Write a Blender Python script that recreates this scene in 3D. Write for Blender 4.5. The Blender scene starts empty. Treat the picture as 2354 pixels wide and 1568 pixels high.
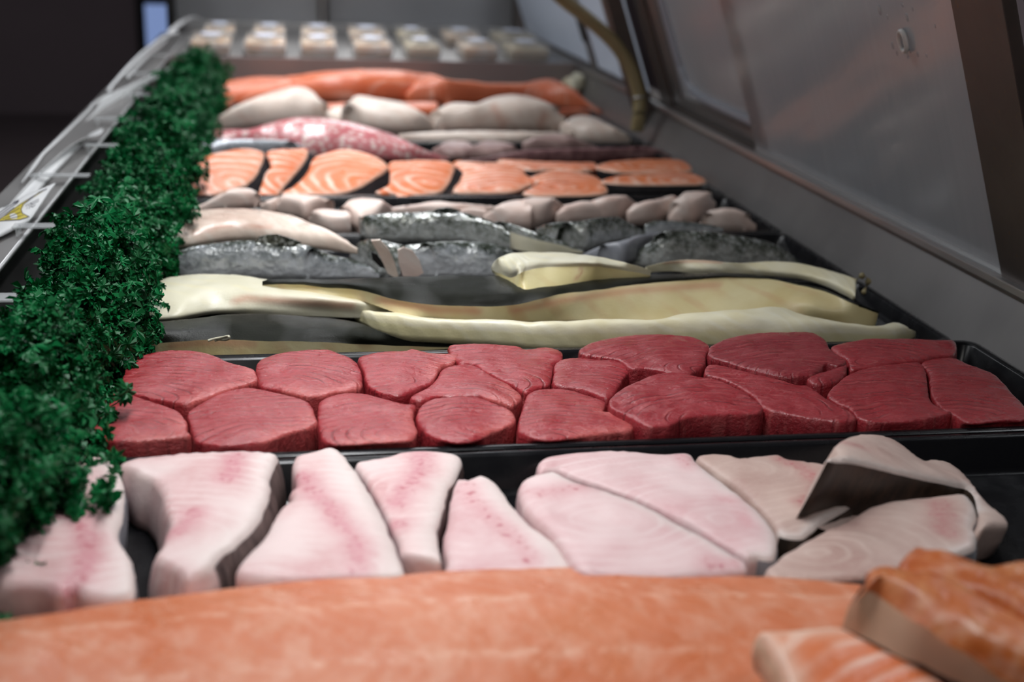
import bpy, bmesh, math, random
import numpy as np
from mathutils import Vector, Matrix, noise as mnoise
from mathutils.geometry import delaunay_2d_cdt

random.seed(7)
RNG = np.random.default_rng(7)
sc = bpy.context.scene
COL = sc.collection

# ------------------------------------------------------------------ camera
# world: X to the right across the counter, Y along the counter away from the camera, Z up, deck (tray floor) at Z = 0
F_PX, CX, CY, CAM_H = 2850.0, 1177.0, 784.0, 0.42
AX_R = np.array([0.98434176, -0.01991092, 0.17514237])     # world X in camera coordinates (right, down, forward)
AX_D = np.array([-0.17217732, -0.32148478, 0.9311297])     # world Y
AX_U = np.array([0.03776596, -0.94670539, -0.3198791])     # world Z
cam_data = bpy.data.cameras.new('camera')
cam_data.sensor_width = 36.0
cam_data.lens = F_PX / 2354.0 * 36.0
cam_data.clip_start = 0.02
cam_data.dof.use_dof = True
cam_data.dof.focus_distance = 1.13
cam_data.dof.aperture_fstop = 4.0
cam = bpy.data.objects.new('camera', cam_data)
COL.objects.link(cam)
right = Vector((AX_R[0], AX_D[0], AX_U[0]))
down = Vector((AX_R[1], AX_D[1], AX_U[1]))
fwd = Vector((AX_R[2], AX_D[2], AX_U[2]))
rot = Matrix((right, -down, -fwd)).transposed()
cam.matrix_world = Matrix.Translation((0, 0, CAM_H)) @ rot.to_4x4()
sc.camera = cam

# ------------------------------------------------------------------ world, light, exposure
sc.view_settings.view_transform = 'Standard'
sc.view_settings.look = 'None'
sc.view_settings.gamma = 1.0
sc.view_settings.use_curve_mapping = False
sc.view_settings.exposure = 0.0
sc.cycles.use_denoising = True
sc.cycles.use_adaptive_sampling = True
sc.cycles.adaptive_threshold = 0.1
sc.cycles.max_bounces = 4
sc.cycles.diffuse_bounces = 2
sc.cycles.glossy_bounces = 2
sc.cycles.transparent_max_bounces = 8
world = bpy.data.worlds.new('world')
sc.world = world
world.use_nodes = True
world.node_tree.nodes['Background'].inputs[0].default_value = (0.80, 0.85, 1.0, 1)
world.node_tree.nodes['Background'].inputs[1].default_value = 0.055

def area_light(name, loc, target, sx, sy, power, color, spread=180):
    l = bpy.data.lights.new(name, 'AREA')
    l.shape = 'RECTANGLE'; l.size = sx; l.size_y = sy; l.energy = power; l.color = color
    l.spread = math.radians(spread)
    o = bpy.data.objects.new(name, l); COL.objects.link(o)
    o.location = loc
    dv = (Vector(target) - Vector(loc)).normalized()
    z = -dv
    y = Vector((0, 1, 0)); x = y.cross(z).normalized(); y = z.cross(x)
    o.matrix_world = Matrix.Translation(loc) @ Matrix((x, y, z)).transposed().to_4x4()
    return o

# fluorescent lamp of the display case, running along its customer side, and the shop's own ceiling lamps
area_light('case_lamp_light', (0.02, 2.14, 0.82), (0.06, 2.14, 0.0), 0.05, 3.16, 9.4, (0.97, 0.98, 1.0), 86)
# two rows of ceiling panels further down the shop: they glance off everything wet
area_light('far_ceiling_lamp_light', (0.75, 7.0, 2.45), (0.6, 4.5, 0.0), 0.9, 2.2, 22.0, (0.95, 0.97, 1.0), 150)
area_light('ceiling_lamp_light', (-1.3, 3.2, 2.4), (0.1, 1.8, 0.0), 0.5, 1.4, 17.0, (0.93, 0.96, 1.0), 150)
area_light('front_fill_light', (-0.4, -1.6, 2.45), (0.2, 0.8, 0.0), 0.6, 1.2, 9.0, (1.0, 0.97, 0.92), 150)  # added unseen fill behind the camera, brightens faces turned towards it
area_light('staff_lamp_light', (1.9, 2.2, 1.7), (0.75, 2.2, 0.3), 0.4, 2.4, 19.0, (0.92, 0.96, 1.0), 140)

# ------------------------------------------------------------------ pixel -> place helpers
def ray(u, v):
    q = np.array([u - CX, v - CY, F_PX])
    return np.array([q @ AX_R, q @ AX_D, q @ AX_U])
CAMP = np.array([0, 0, CAM_H])
def P(u, v, z=0.0):
    w = ray(u, v); t = (z - CAM_H) / w[2]
    return w * t + CAMP
def PY(u, v, Y):
    w = ray(u, v); return w * (Y / w[1]) + CAMP
def PPL(u, v, p0, n):
    w = ray(u, v); t = ((p0 - CAMP) @ n) / (w @ n)
    return w * t + CAMP
def proj(p):
    q = (np.asarray(p, float) - CAMP) @ np.array([AX_R, AX_D, AX_U])
    return CX + F_PX * q[..., 0] / q[..., 2], CY + F_PX * q[..., 1] / q[..., 2]
def zf(ox, oy, s):
    return lambda L: [(ox + s * a, oy + s * b) for a, b in L]
Z1 = zf(0, 0, .34); Z2 = zf(700, 0, .34); Z5 = zf(350, 250, .33985); Z6 = zf(1000, 350, .33985)
Z7 = zf(200, 700, .42481); Z8 = zf(1100, 700, .53271); ZA = zf(0, 1000, .36232); ZB = zf(600, 1000, .36232)
ZC = zf(1300, 1000, .44775); ZR = zf(1700, 500, .35086); ZK = zf(380, 20, .41631)
ID = lambda L: list(L)

def crom(pts, sub, closed=False):
    pts = np.asarray(pts, float); n = len(pts); out = []; seg = []
    m = n if closed else n - 1
    for i in range(m):
        if closed: a, b, c, d = pts[(i-1) % n], pts[i], pts[(i+1) % n], pts[(i+2) % n]
        else: a, b, c, d = pts[max(i-1, 0)], pts[i], pts[i+1], pts[min(i+2, n-1)]
        for k in range(sub):
            t = k / sub
            out.append(.5*((2*b) + (c-a)*t + (2*a-5*b+4*c-d)*t*t + (3*b-a-3*c+d)*t**3)); seg.append(i)
    if not closed: out.append(pts[-1]); seg.append(m-1)
    return np.array(out), np.array(seg)
def resample(pts, n):
    s, _ = crom(pts, 8)
    L = np.concatenate([[0], np.cumsum(np.linalg.norm(np.diff(s, axis=0), axis=1))])
    t = np.linspace(0, L[-1], n)
    return np.stack([np.interp(t, L, s[:, k]) for k in range(s.shape[1])], 1)
def nz(x, y, z, s, seed=0.0):
    return mnoise.noise(Vector((x*s + seed, y*s - seed*.7, z*s + seed*1.3)))

# ------------------------------------------------------------------ object helpers
def mesh_obj(name, verts, faces, mat, parent=None, smooth=True, attrs=None):
    me = bpy.data.meshes.new(name)
    me.from_pydata([tuple(map(float, v)) for v in verts], [], [tuple(int(i) for i in f) for f in faces])
    if smooth: me.polygons.foreach_set('use_smooth', [True]*len(me.polygons))
    if attrs:
        for k, a in attrs.items():
            a = np.asarray(a, np.float32)
            if a.ndim == 1:
                at = me.attributes.new(k, 'FLOAT', 'POINT'); at.data.foreach_set('value', a)
            else:
                at = me.attributes.new(k, 'FLOAT_VECTOR', 'POINT'); at.data.foreach_set('vector', a.ravel())
    me.materials.append(mat)
    me.update()
    o = bpy.data.objects.new(name, me); COL.objects.link(o)
    if parent is not None: o.parent = parent
    return o
def tag(o, label, cat, group=None):
    o['label'] = label; o['category'] = cat
    if group: o['group'] = group
    return o
def struct(o, label=None):
    o['kind'] = 'structure'
    if label: o['label'] = label
    return o
def empty(name, loc):
    o = bpy.data.objects.new(name, None); COL.objects.link(o); o.location = loc; o.empty_display_size = .02
    return o
def recenter(o, children=()):
    """put the origin of a mesh thing at the middle of its base"""
    me = o.data; n = len(me.vertices); a = np.empty(n*3, np.float32); me.vertices.foreach_get('co', a); a = a.reshape(-1, 3)
    c = np.array([(a[:, 0].min()+a[:, 0].max())/2, (a[:, 1].min()+a[:, 1].max())/2, a[:, 2].min()], np.float32)
    me.vertices.foreach_set('co', (a-c).ravel()); o.location = c
    for ch in children:
        m2 = ch.data; b = np.empty(len(m2.vertices)*3, np.float32); m2.vertices.foreach_get('co', b)
        m2.vertices.foreach_set('co', (b.reshape(-1, 3)-c).ravel()); m2.update()
    me.update()
def bm_obj(name, bm, mat, parent=None, smooth=False, bevel=0, loc=None):
    if bevel:
        bmesh.ops.bevel(bm, geom=[e for e in bm.edges], offset=bevel, segments=2, profile=.6, affect='EDGES')
    me = bpy.data.meshes.new(name); bm.to_mesh(me); bm.free()
    if smooth: me.polygons.foreach_set('use_smooth', [True]*len(me.polygons))
    me.materials.append(mat)
    o = bpy.data.objects.new(name, me); COL.objects.link(o)
    if parent is not None: o.parent = parent
    if loc is not None: o.location = loc
    return o
def box_bm(x0, x1, y0, y1, z0, z1, bm=None):
    bm = bm or bmesh.new()
    v = [bm.verts.new(p) for p in ((x0,y0,z0),(x1,y0,z0),(x1,y1,z0),(x0,y1,z0),(x0,y0,z1),(x1,y0,z1),(x1,y1,z1),(x0,y1,z1))]
    for f in ((0,3,2,1),(4,5,6,7),(0,1,5,4),(1,2,6,5),(2,3,7,6),(3,0,4,7)): bm.faces.new([v[i] for i in f])
    return bm
def prism_bm(prof, axis_pts, bm=None):
    """extrude a closed profile [(a,b)...] mapped by axis_pts(t, a, b) for t = 0, 1"""
    bm = bm or bmesh.new()
    A = [bm.verts.new(axis_pts(0, a, b)) for a, b in prof]; B = [bm.verts.new(axis_pts(1, a, b)) for a, b in prof]
    n = len(prof)
    for i in range(n): bm.faces.new((A[i], A[(i+1) % n], B[(i+1) % n], B[i]))
    bm.faces.new(A[::-1]); bm.faces.new(B)
    bmesh.ops.recalc_face_normals(bm, faces=bm.faces)
    return bm
def tube_bm(pts, r, seg=10, bm=None, cap=True):
    bm = bm or bmesh.new(); pts = [Vector(p) for p in pts]; rings = []
    r = r if hasattr(r, '__len__') else [r]*len(pts)
    up = Vector((0.13, 0.21, 1)).normalized()
    for i, p in enumerate(pts):
        t = (pts[min(i+1, len(pts)-1)] - pts[max(i-1, 0)]).normalized()
        a = t.cross(up); a = a.normalized() if a.length > 1e-4 else t.cross(Vector((1, 0, 0))).normalized(); b = t.cross(a)
        rings.append([bm.verts.new(p + r[i]*(math.cos(2*math.pi*k/seg)*a + math.sin(2*math.pi*k/seg)*b)) for k in range(seg)])
    for A, B in zip(rings, rings[1:]):
        for k in range(seg): bm.faces.new((A[k], A[(k+1) % seg], B[(k+1) % seg], B[k]))
    if cap: bm.faces.new(rings[0][::-1]); bm.faces.new(rings[-1])
    return bm

# ------------------------------------------------------------------ material helpers
class NT:
    def __init__(s, name):
        s.m = bpy.data.materials.new(name); s.m.use_nodes = True; s.nt = s.m.node_tree
        s.b = s.nt.nodes['Principled BSDF']
    def n(s, t, props=None, **ins):
        nd = s.nt.nodes.new(t)
        for k, v in (props or {}).items(): setattr(nd, k, v)
        for k, v in ins.items():
            key = k.replace('_', ' ')
            s.set(nd.inputs[key] if key in nd.inputs else nd.inputs[k], v)
        return nd
    def set(s, inp, v):
        if isinstance(v, bpy.types.NodeSocket): s.nt.links.new(v, inp)
        elif hasattr(v, '__len__') and inp.type == 'RGBA': inp.default_value = tuple(v) + ((1,) if len(v) == 3 else ())
        else: inp.default_value = v
    def attr(s, name): return s.n('ShaderNodeAttribute', dict(attribute_name=name))
    def oattr(s, name): return s.n('ShaderNodeAttribute', dict(attribute_name=name, attribute_type='OBJECT')).outputs['Fac']
    def tp(s): return s.attr('tp').outputs['Vector']
    def obj(s): return s.n('ShaderNodeTexCoord').outputs['Object']
    def math(s, op, a, b=0.0, clamp=False):
        nd = s.nt.nodes.new('ShaderNodeMath'); nd.operation = op; nd.use_clamp = clamp
        s.set(nd.inputs[0], a); s.set(nd.inputs[1], b); return nd.outputs[0]
    def mapv(s, v, scale=(1,1,1), loc=(0,0,0)):
        return s.n('ShaderNodeMapping', None, Vector=v, Scale=scale, Location=loc).outputs[0]
    def noise(s, v, scale, detail=2.0, rough=.5, dist=0.0):
        return s.n('ShaderNodeTexNoise', None, Vector=v, Scale=scale, Detail=detail, Roughness=rough, Distortion=dist).outputs[0]
    def wave(s, v, scale, typ='BANDS', dirn='X', dist=0.0, detail=2.0, dscale=1.0, prof='SIN'):
        p = dict(wave_type=typ, wave_profile=prof)
        p['rings_direction' if typ == 'RINGS' else 'bands_direction'] = dirn
        nd = s.n('ShaderNodeTexWave', p, Vector=v, Scale=scale, Distortion=dist, Detail=detail)
        nd.inputs['Detail Scale'].default_value = dscale
        return nd.outputs['Fac']
    def voro(s, v, scale, feat='F1'):
        return s.n('ShaderNodeTexVoronoi', dict(feature=feat), Vector=v, Scale=scale).outputs['Distance']
    def ramp(s, f, stops):
        nd = s.n('ShaderNodeValToRGB', None, Fac=f); r = nd.color_ramp
        while len(r.elements) < len(stops): r.elements.new(.5)
        for e, (p, c) in zip(r.elements, stops):
            e.position = p; e.color = (c, c, c, 1) if not hasattr(c, '__len__') else tuple(c) + (1,)
        return nd.outputs[0]
    def mix(s, f, a, b, mode='MIX'):
        nd = s.nt.nodes.new('ShaderNodeMix'); nd.data_type = 'RGBA'; nd.blend_type = mode
        s.set(nd.inputs[0], f); s.set(nd.inputs[6], a); s.set(nd.inputs[7], b); return nd.outputs[2]
    def bump(s, hgt, strength=.3, dist=.001, prev=None):
        nd = s.n('ShaderNodeBump', None, Height=hgt, Strength=strength, Distance=dist)
        if prev is not None: s.nt.links.new(prev, nd.inputs['Normal'])
        return nd.outputs[0]
    def out(s, color=None, rough=None, normal=None, **k):
        if color is not None: s.set(s.b.inputs['Base Color'], color)
        if rough is not None: s.set(s.b.inputs['Roughness'], rough)
        if normal is not None: s.set(s.b.inputs['Normal'], normal)
        for kk, v in k.items(): s.set(s.b.inputs[kk.replace('_', ' ')], v)
        return s.m
M = {}
def wet(m, v, lo=.22, hi=.5, scale=60):
    return m.ramp(m.noise(v, scale, 3), [(.3, lo), (.7, hi)])

def scatter(m, mat, f, col):
    """a fogged pane also lets light from behind glow through it"""
    t = m.n('ShaderNodeBsdfTranslucent', None, Color=col); mx = m.nt.nodes.new('ShaderNodeMixShader'); mx.inputs[0].default_value = f
    outn = next(n for n in m.nt.nodes if n.type == 'OUTPUT_MATERIAL')
    m.nt.links.new(m.b.outputs[0], mx.inputs[1]); m.nt.links.new(t.outputs[0], mx.inputs[2]); m.nt.links.new(mx.outputs[0], outn.inputs[0])
    return mat
def build_materials():
    # ---- metals, plastics
    m = NT('brushed_steel'); o = m.obj()
    st = m.noise(m.mapv(o, (40, 40, 2)), 2, 3, .6); bl = m.noise(o, 9, 3, .6)
    c = m.mix(bl, (.34, .33, .325), (.37, .355, .345)); c = m.mix(m.math('MULTIPLY', st, .25), c, (.26, .245, .235))
    M['steel'] = m.out(c, m.ramp(m.noise(o, 8, 2), [(.3, .38), (.7, .46)]), m.bump(st, .02, .0004), Metallic=.85)
    m = NT('stained_steel'); o = m.obj()
    bl = m.noise(o, 14, 4, .65); sp = m.ramp(m.noise(o, 140, 2), [(.66, 0), (.74, 1)])
    c = m.mix(bl, (.13, .112, .105), (.19, .165, .152)); c = m.mix(m.math('MULTIPLY', sp, .35), c, (.25, .16, .07))
    M['frame'] = m.out(c, .5, m.bump(bl, .08, .0008), Metallic=.75)
    m = NT('riser_steel'); o = m.obj(); M['riser'] = m.out(m.mix(m.noise(o, 6), (.34, .29, .275), (.42, .36, .345)), .45, Metallic=.3)
    m = NT('polished_steel_edge'); M['edge'] = m.out((.56, .56, .56), .4, Metallic=.9)
    m = NT('grey_panel'); o = m.obj()
    c = m.mix(m.noise(o, 4, 3), (.36, .36, .37), (.52, .525, .54)); M['panel'] = m.out(c, .4, Metallic=.35)
    m = NT('black_tray_plastic'); o = m.obj()
    M['tray'] = m.out((.005, .005, .006), m.ramp(m.noise(o, 40, 3), [(.3, .20), (.7, .32)]), m.bump(m.noise(o, 70, 2), .04, .0005), Specular_IOR_Level=.25)
    m = NT('deck_steel'); o = m.obj(); M['deck'] = m.out(m.mix(m.noise(o, 12), (.10, .10, .10), (.16, .155, .15)), .4, Metallic=.8)
    # fogged door glass: water film, drip streaks, partly see-through
    m = NT('fogged_glass'); o = m.obj()
    str_ = m.noise(m.mapv(o, (1, 55, 2.2)), 1.6, 3, .6); cl = m.noise(o, 6, 3, .6)
    drops = m.ramp(m.voro(o, 260), [(.0, 1), (.22, 0)])
    fog = m.math('ADD', m.math('MULTIPLY', str_, .55), m.math('MULTIPLY', cl, .5))
    c = m.mix(fog, (.36, .37, .385), (.52, .53, .545))
    ro = m.ramp(str_, [(.35, .10), (.65, .26)])
    nb = m.bump(drops, .12, .0006)
    nb = m.bump(str_, .05, .0008, nb)
    M['glass'] = scatter(m, m.out(c, ro, nb, IOR=1.55, Specular_IOR_Level=.75, Alpha=.92), .22, (.70, .71, .73))
    m = NT('white_lit_glass'); o = m.obj()
    c = m.mix(m.noise(m.mapv(o, (1, 6, 2)), 3, 3), (.50, .54, .60), (.68, .71, .76)); M['glass_white'] = scatter(m, m.out(c, .25, Specular_IOR_Level=.6), .6, (.80, .84, .9))
    m = NT('clear_plastic'); o = m.obj()
    M['clear'] = m.out((.75, .77, .78), .12, Alpha=.42, Specular_IOR_Level=.8)
    m = NT('pack_lid_plastic'); o = m.obj()
    M['lid'] = m.out((.8, .8, .8), .1, m.bump(m.noise(o, 90, 2), .4, .002), Alpha=.28, Specular_IOR_Level=1.0)
    m = NT('white_card'); o = m.obj(); M['card'] = m.out(m.mix(m.noise(o, 30), (.70, .71, .72), (.78, .78, .78)), .35)
    m = NT('yellow_ink'); M['yellow'] = m.out((.52, .42, .03), .45)
    m = NT('black_ink'); M['ink'] = m.out((.03, .025, .05), .5)
    m = NT('hose_rubber'); o = m.obj(); M['hose'] = m.out(m.mix(m.noise(o, 30, 3), (.26, .21, .10), (.38, .31, .16)), .42)
    m = NT('dark_gasket'); M['gasket'] = m.out((.012, .011, .01), .5)
    m = NT('label_paper'); o = m.obj(); M['label'] = m.out(m.mix(m.noise(o, 60), (.62, .68, .86), (.8, .82, .9)), .4)
    m = NT('packed_fish'); o = m.obj()
    M['packed'] = m.out(m.mix(m.ramp(m.noise(o, 45, 3), [(.4, 0), (.62, 1)]), (.72, .40, .16), (.82, .76, .66)), .35)
    m = NT('pale_packed_fish'); o = m.obj()
    M['packed_pale'] = m.out(m.mix(m.noise(o, 45, 3), (.55, .42, .22), (.70, .60, .40)), .35)
    m = NT('dark_floor'); o = m.obj(); M['floor'] = m.out(m.mix(m.noise(o, 2, 3), (.13, .10, .10), (.17, .13, .13)), .45)
    m = NT('dark_wall'); o = m.obj(); M['wall'] = m.out(m.mix(m.noise(o, 1.2, 2), (.26, .20, .21), (.34, .27, .28)), .7)
    m = NT('blue_reflection_glow'); e = m.n('ShaderNodeTexCoord').outputs['Generated']
    M['reflection_glow'] = m.out((.02, .03, .05), .3, Emission_Color=(.20, .28, .52), Emission_Strength=.9)  # blue glow in place of a window's reflection on the floor
    m = NT('white_knob'); M['knob'] = m.out((.78, .78, .76), .25)
    m = NT('water_drop'); M['drop'] = m.out((.75, .76, .78), .05, Alpha=.45, Specular_IOR_Level=1.0)
    # ---- parsley
    m = NT('plastic_parsley'); o = m.obj(); vr = m.n('ShaderNodeObjectInfo').outputs['Random']
    c = m.mix(vr, (.002, .12, .030), (.006, .20, .060)); c = m.mix(m.noise(o, 60), c, (.003, .12, .03))
    M['parsley'] = m.out(c, .36, Specular_IOR_Level=.25)
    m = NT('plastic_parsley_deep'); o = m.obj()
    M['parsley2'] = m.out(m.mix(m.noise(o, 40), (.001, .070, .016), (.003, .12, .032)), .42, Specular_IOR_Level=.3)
    m = NT('parsley_shade_core'); M['parsley_core'] = m.out((.001, .018, .006), .7)  # near-black green of the added light-blocking core

    # ---- fish flesh
    def tuna():
        m = NT('tuna_flesh'); t = m.tp(); tone = m.oattr('tone')
        n1 = m.noise(t, 28, 3); n2 = m.noise(t, 420, 3, .6)
        c = m.mix(n1, (.29, .019, .026), (.46, .042, .052))
        c = m.mix(tone, c, (.15, .018, .028))
        w = m.wave(t, 30, 'RINGS', 'Z', 7.0, 3, .55); ln = m.ramp(w, [(.80, 0), (.98, 1)])
        gate = m.ramp(m.noise(t, 40, 2), [(.42, 0), (.62, 1)])
        f = m.math('MULTIPLY', m.math('MULTIPLY', ln, gate), .32)
        c = m.mix(f, c, (.60, .17, .16))
        w2 = m.wave(t, 36, 'RINGS', 'Z', 2.6, 2, .5); cr = m.math('MULTIPLY', m.ramp(w2, [(.0, 1), (.14, 0)]), m.ramp(m.noise(t, 30, 2), [(.44, 0), (.58, 1)]))
        c = m.mix(m.math('MULTIPLY', cr, .6), c, (.10, .008, .012))
        pale = m.math('MULTIPLY', m.attr('pale').outputs['Fac'], .55)
        c = m.mix(pale, c, (.66, .17, .15))
        g = m.noise(m.mapv(t, (1, 1.8, 1)), 260, 4, .65)
        b = m.bump(w, .22, .0012); b = m.bump(m.math('SUBTRACT', 1.0, cr), .5, .0012, b); b = m.bump(g, .9, .0014, b); b = m.bump(n2, .6, .0008, b)
        c = m.mix(m.math('MULTIPLY', m.ramp(g, [(.40, 1), (.62, 0)]), .35), c, (.17, .014, .020))
        c = m.mix(m.math('MULTIPLY', m.ramp(n2, [(.58, 0), (.72, 1)]), .25), c, (.62, .20, .20))
        return m.out(c, m.ramp(m.noise(t, 55, 3), [(.34, .13), (.62, .40)]), b, Specular_IOR_Level=.7)
    M['tuna'] = tuna()
    def sword(name, base, pale, dark, fine=1.0):
        m = NT(name); t = m.tp()
        n1 = m.noise(t, 16, 3); c = m.mix(m.ramp(n1, [(.35, 0), (.68, 1)]), base, pale)
        w = m.wave(m.mapv(t, (1, 1.5, 1)), 21, 'RINGS', 'Z', 9.0, 3, .45)
        gate = m.ramp(m.noise(t, 26, 2), [(.38, 0), (.62, 1)])
        c = m.mix(m.math('MULTIPLY', m.math('MULTIPLY', m.ramp(w, [(.70, 0), (.95, 1)]), gate), .8), c, pale)
        fat = m.attr('fat').outputs['Fac']; c = m.mix(m.math('MULTIPLY', fat, .85), c, (.74, .66, .62))
        bl = m.attr('blood').outputs['Fac']
        c = m.mix(m.math('MULTIPLY', bl, .75), c, dark)
        sp = m.ramp(m.noise(t, 170, 2), [(.56, 0), (.66, 1)])
        c = m.mix(m.math('MULTIPLY', m.math('MULTIPLY', m.math('POWER', bl, 2.2), sp), .85), c, (.40, .05, .07))
        b = m.bump(w, .10, .0008); b = m.bump(m.noise(m.mapv(t, (1, 1.7, 1)), 260, 4, .6), .5, .0010, b)
        fib = m.noise(m.mapv(t, (1, 2.2, 1)), 180, 4, .65); c = m.mix(m.math('MULTIPLY', m.ramp(fib, [(.42, 0), (.68, 1)]), .35), c, pale)
        return m.out(c, m.ramp(m.noise(t, 40, 3), [(.3, .34), (.7, .52)]), b, Specular_IOR_Level=.45)
    M['sword'] = sword('swordfish_flesh', (.60, .33, .33), (.76, .60, .58), (.54, .17, .21))
    M['sword2'] = sword('pink_swordfish_flesh', (.62, .35, .36), (.76, .58, .57), (.62, .30, .32))
    M['sword_shaded'] = sword('shaded_swordfish_flesh', (.46, .29, .25), (.62, .47, .41), (.48, .20, .19))  # swordfish flesh with the shade of the right end in its colour
    m = NT('swordfish_skin'); t = m.tp(); s_ = m.noise(m.mapv(t, (1, 1, .25)), 120, 4, .7)
    M['sword_skin'] = m.out(m.mix(m.ramp(s_, [(.35, 0), (.65, 1)]), (.07, .05, .048), (.26, .19, .175)), .38, m.bump(s_, .3, .0008))
    m = NT('dark_brown_fish_skin'); t = m.tp(); s_ = m.noise(m.mapv(t, (1, 1, .4)), 60, 4, .7)
    M['sword_skin_dark'] = m.out(m.mix(m.ramp(s_, [(.45, 0), (.75, 1)]), (.020, .014, .010), (.09, .055, .035)), .34, m.bump(s_, .2, .0006))
    m = NT('grey_fish_skin_edge'); t = m.tp()
    M['grey_skin'] = m.out(m.mix(m.noise(t, 90, 3), (.20, .21, .24), (.36, .37, .40)), .35)

    def salmon(name, base, deep, pale, amt, scale, mode):
        m = NT(name); t = m.tp(); n1 = m.noise(t, 14, 3)
        c = m.mix(m.ramp(n1, [(.32, 0), (.7, 1)]), deep, base)
        sx = m.n('ShaderNodeSeparateXYZ', None, Vector=t)
        if mode == 'rings':
            w = m.wave(m.mapv(t, (1, 1.5, 1)), scale, 'RINGS', 'Z', 6.0, 2, .8)
        elif mode == 'long':
            w = m.wave(m.mapv(t, (.25, 1, .25)), scale, 'BANDS', 'Y', 5.0, 2, 1.0)
        else:   # chevrons pointing along the fillet from its centre line
            q = m.math('ADD', m.math('ADD', sx.outputs[0], m.math('MULTIPLY', m.noise(t, 18, 3), .03)), m.math('MULTIPLY', m.math('ABSOLUTE', sx.outputs[1]), .9))
            w = m.wave(m.n('ShaderNodeCombineXYZ', None, X=q, Y=sx.outputs[1]).outputs[0], scale, 'BANDS', 'X', 2.2, 2, 1.0)
        ln = m.ramp(w, [(.60, 0), (.92, 1)]); gate = m.ramp(m.noise(t, 22, 2), [(.36, .1), (.62, 1)])
        c = m.mix(m.math('MULTIPLY', m.math('MULTIPLY', ln, gate), amt), c, pale)
        if mode == 'fillet':
            bl2 = m.ramp(m.noise(m.mapv(t, (1, .6, 1)), 75, 3, .6), [(.46, 0), (.66, 1)]); c = m.mix(m.math('MULTIPLY', bl2, .45), c, pale)
            line = m.ramp(m.math('ABSOLUTE', m.math('ADD', sx.outputs[1], m.math('MULTIPLY', m.math('SUBTRACT', m.noise(t, 60, 2), .5), .006))), [(.0, 1), (.006, 0)])
            line2 = m.ramp(m.math('ABSOLUTE', m.math('SUBTRACT', sx.outputs[1], .055)), [(.0, 1), (.005, 0)])
            dash = m.ramp(m.noise(t, 95, 3), [(.42, 0), (.62, 1)])
            c = m.mix(m.math('MULTIPLY', m.math('MULTIPLY', m.math('MAXIMUM', line, line2), dash), .5), c, (.84, .52, .38))
        fat = m.attr('fat').outputs['Fac']; c = m.mix(m.math('MULTIPLY', fat, .8), c, (.80, .55, .42))
        b = m.bump(w, .10 if mode == 'fillet' else .3, .0014); b = m.bump(m.noise(t, 200, 4, .6), .6, .0012, b)
        return m.out(c, wet(m, t, .25, .48, 45), b, Specular_IOR_Level=.5)
    M['salmon_fillet'] = salmon('salmon_fillet_flesh', (.63, .215, .105), (.56, .145, .052), (.72, .38, .26), .14, 20, 'fillet')
    M['salmon_steak'] = salmon('salmon_steak_flesh', (.76, .225, .085), (.68, .165, .055), (.90, .62, .50), .85, 17, 'rings')
    M['salmon_red'] = salmon('red_salmon_flesh', (.72, .19, .085), (.60, .12, .045), (.86, .50, .38), .6, 16, 'long')
    M['salmon_deep'] = salmon('deep_orange_salmon_flesh', (.58, .15, .03), (.42, .085, .016), (.68, .30, .12), .25, 24, 'fillet')
    m = NT('salmon_skin'); t = m.tp(); s_ = m.voro(t, 420)
    M['salmon_skin'] = m.out(m.mix(m.ramp(s_, [(.1, 0), (.6, 1)]), (.045, .045, .050), (.012, .012, .014)), .34, m.bump(s_, .4, .0008))
    m = NT('silver_salmon_skin'); t = m.tp(); s_ = m.voro(m.mapv(t, (1, 1.6, 1)), 230); al = m.attr('al').outputs['Fac']
    c = m.mix(m.ramp(al, [(.15, 0), (.5, 1)]), (.42, .45, .49), (.68, .72, .76)); c = m.mix(m.ramp(s_, [(.25, 0), (.65, .5)]), c, (.10, .115, .14))
    M['salmon_silver'] = m.out(c, .28, m.bump(s_, .5, .001), Metallic=.3)
    m = NT('beige_skin_side'); t = m.tp(); M['skin_beige'] = m.out(m.mix(m.noise(t, 50, 3), (.60, .40, .26), (.74, .58, .44)), .35)

    def pale(name, a, b_, line=None, ws=24, amt=.25, ringsy=False, rough=(.3, .5), ss=.15):
        m = NT(name); t = m.tp(); c = m.mix(m.ramp(m.noise(t, 18, 3), [(.3, 0), (.7, 1)]), a, b_)
        w = m.wave(t, ws, 'RINGS' if ringsy else 'BANDS', 'Z' if ringsy else 'DIAGONAL', 3.0, 2, 1.0)
        if line: c = m.mix(m.math('MULTIPLY', m.math('MULTIPLY', m.ramp(w, [(.6, 0), (.95, 1)]), m.ramp(m.noise(t, 20, 2), [(.4, 0), (.6, 1)])), amt), c, line)
        bl = m.attr('blood').outputs['Fac']; c = m.mix(m.math('MULTIPLY', bl, .6), c, (.52, .22, .14))
        fat = m.attr('fat').outputs['Fac']; c = m.mix(m.math('MULTIPLY', fat, .8), c, (.66, .60, .26))
        b = m.bump(w, .2, .0010); b = m.bump(m.noise(m.mapv(t, (1, 1.6, 1)), 240, 3, .6), .35, .0008, b)
        return m.out(c, m.ramp(m.noise(t, 70, 3), [(.3, rough[0]), (.7, rough[1])]), b, Specular_IOR_Level=.5)
    M['cream'] = pale('cream_fish_flesh', (.70, .63, .40), (.80, .76, .58), (.84, .82, .70), 26, .35)
    M['cream_yellow'] = pale('yellow_cream_flesh', (.72, .62, .28), (.82, .74, .44), (.62, .42, .18), 16, .2)
    M['cream_white'] = pale('ivory_fish_flesh', (.61, .575, .41), (.69, .66, .53), (.70, .62, .36), 20, .3)
    M['flank'] = pale('golden_flank_flesh', (.62, .50, .24), (.74, .66, .40), (.56, .30, .16), 14, .35)
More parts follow.
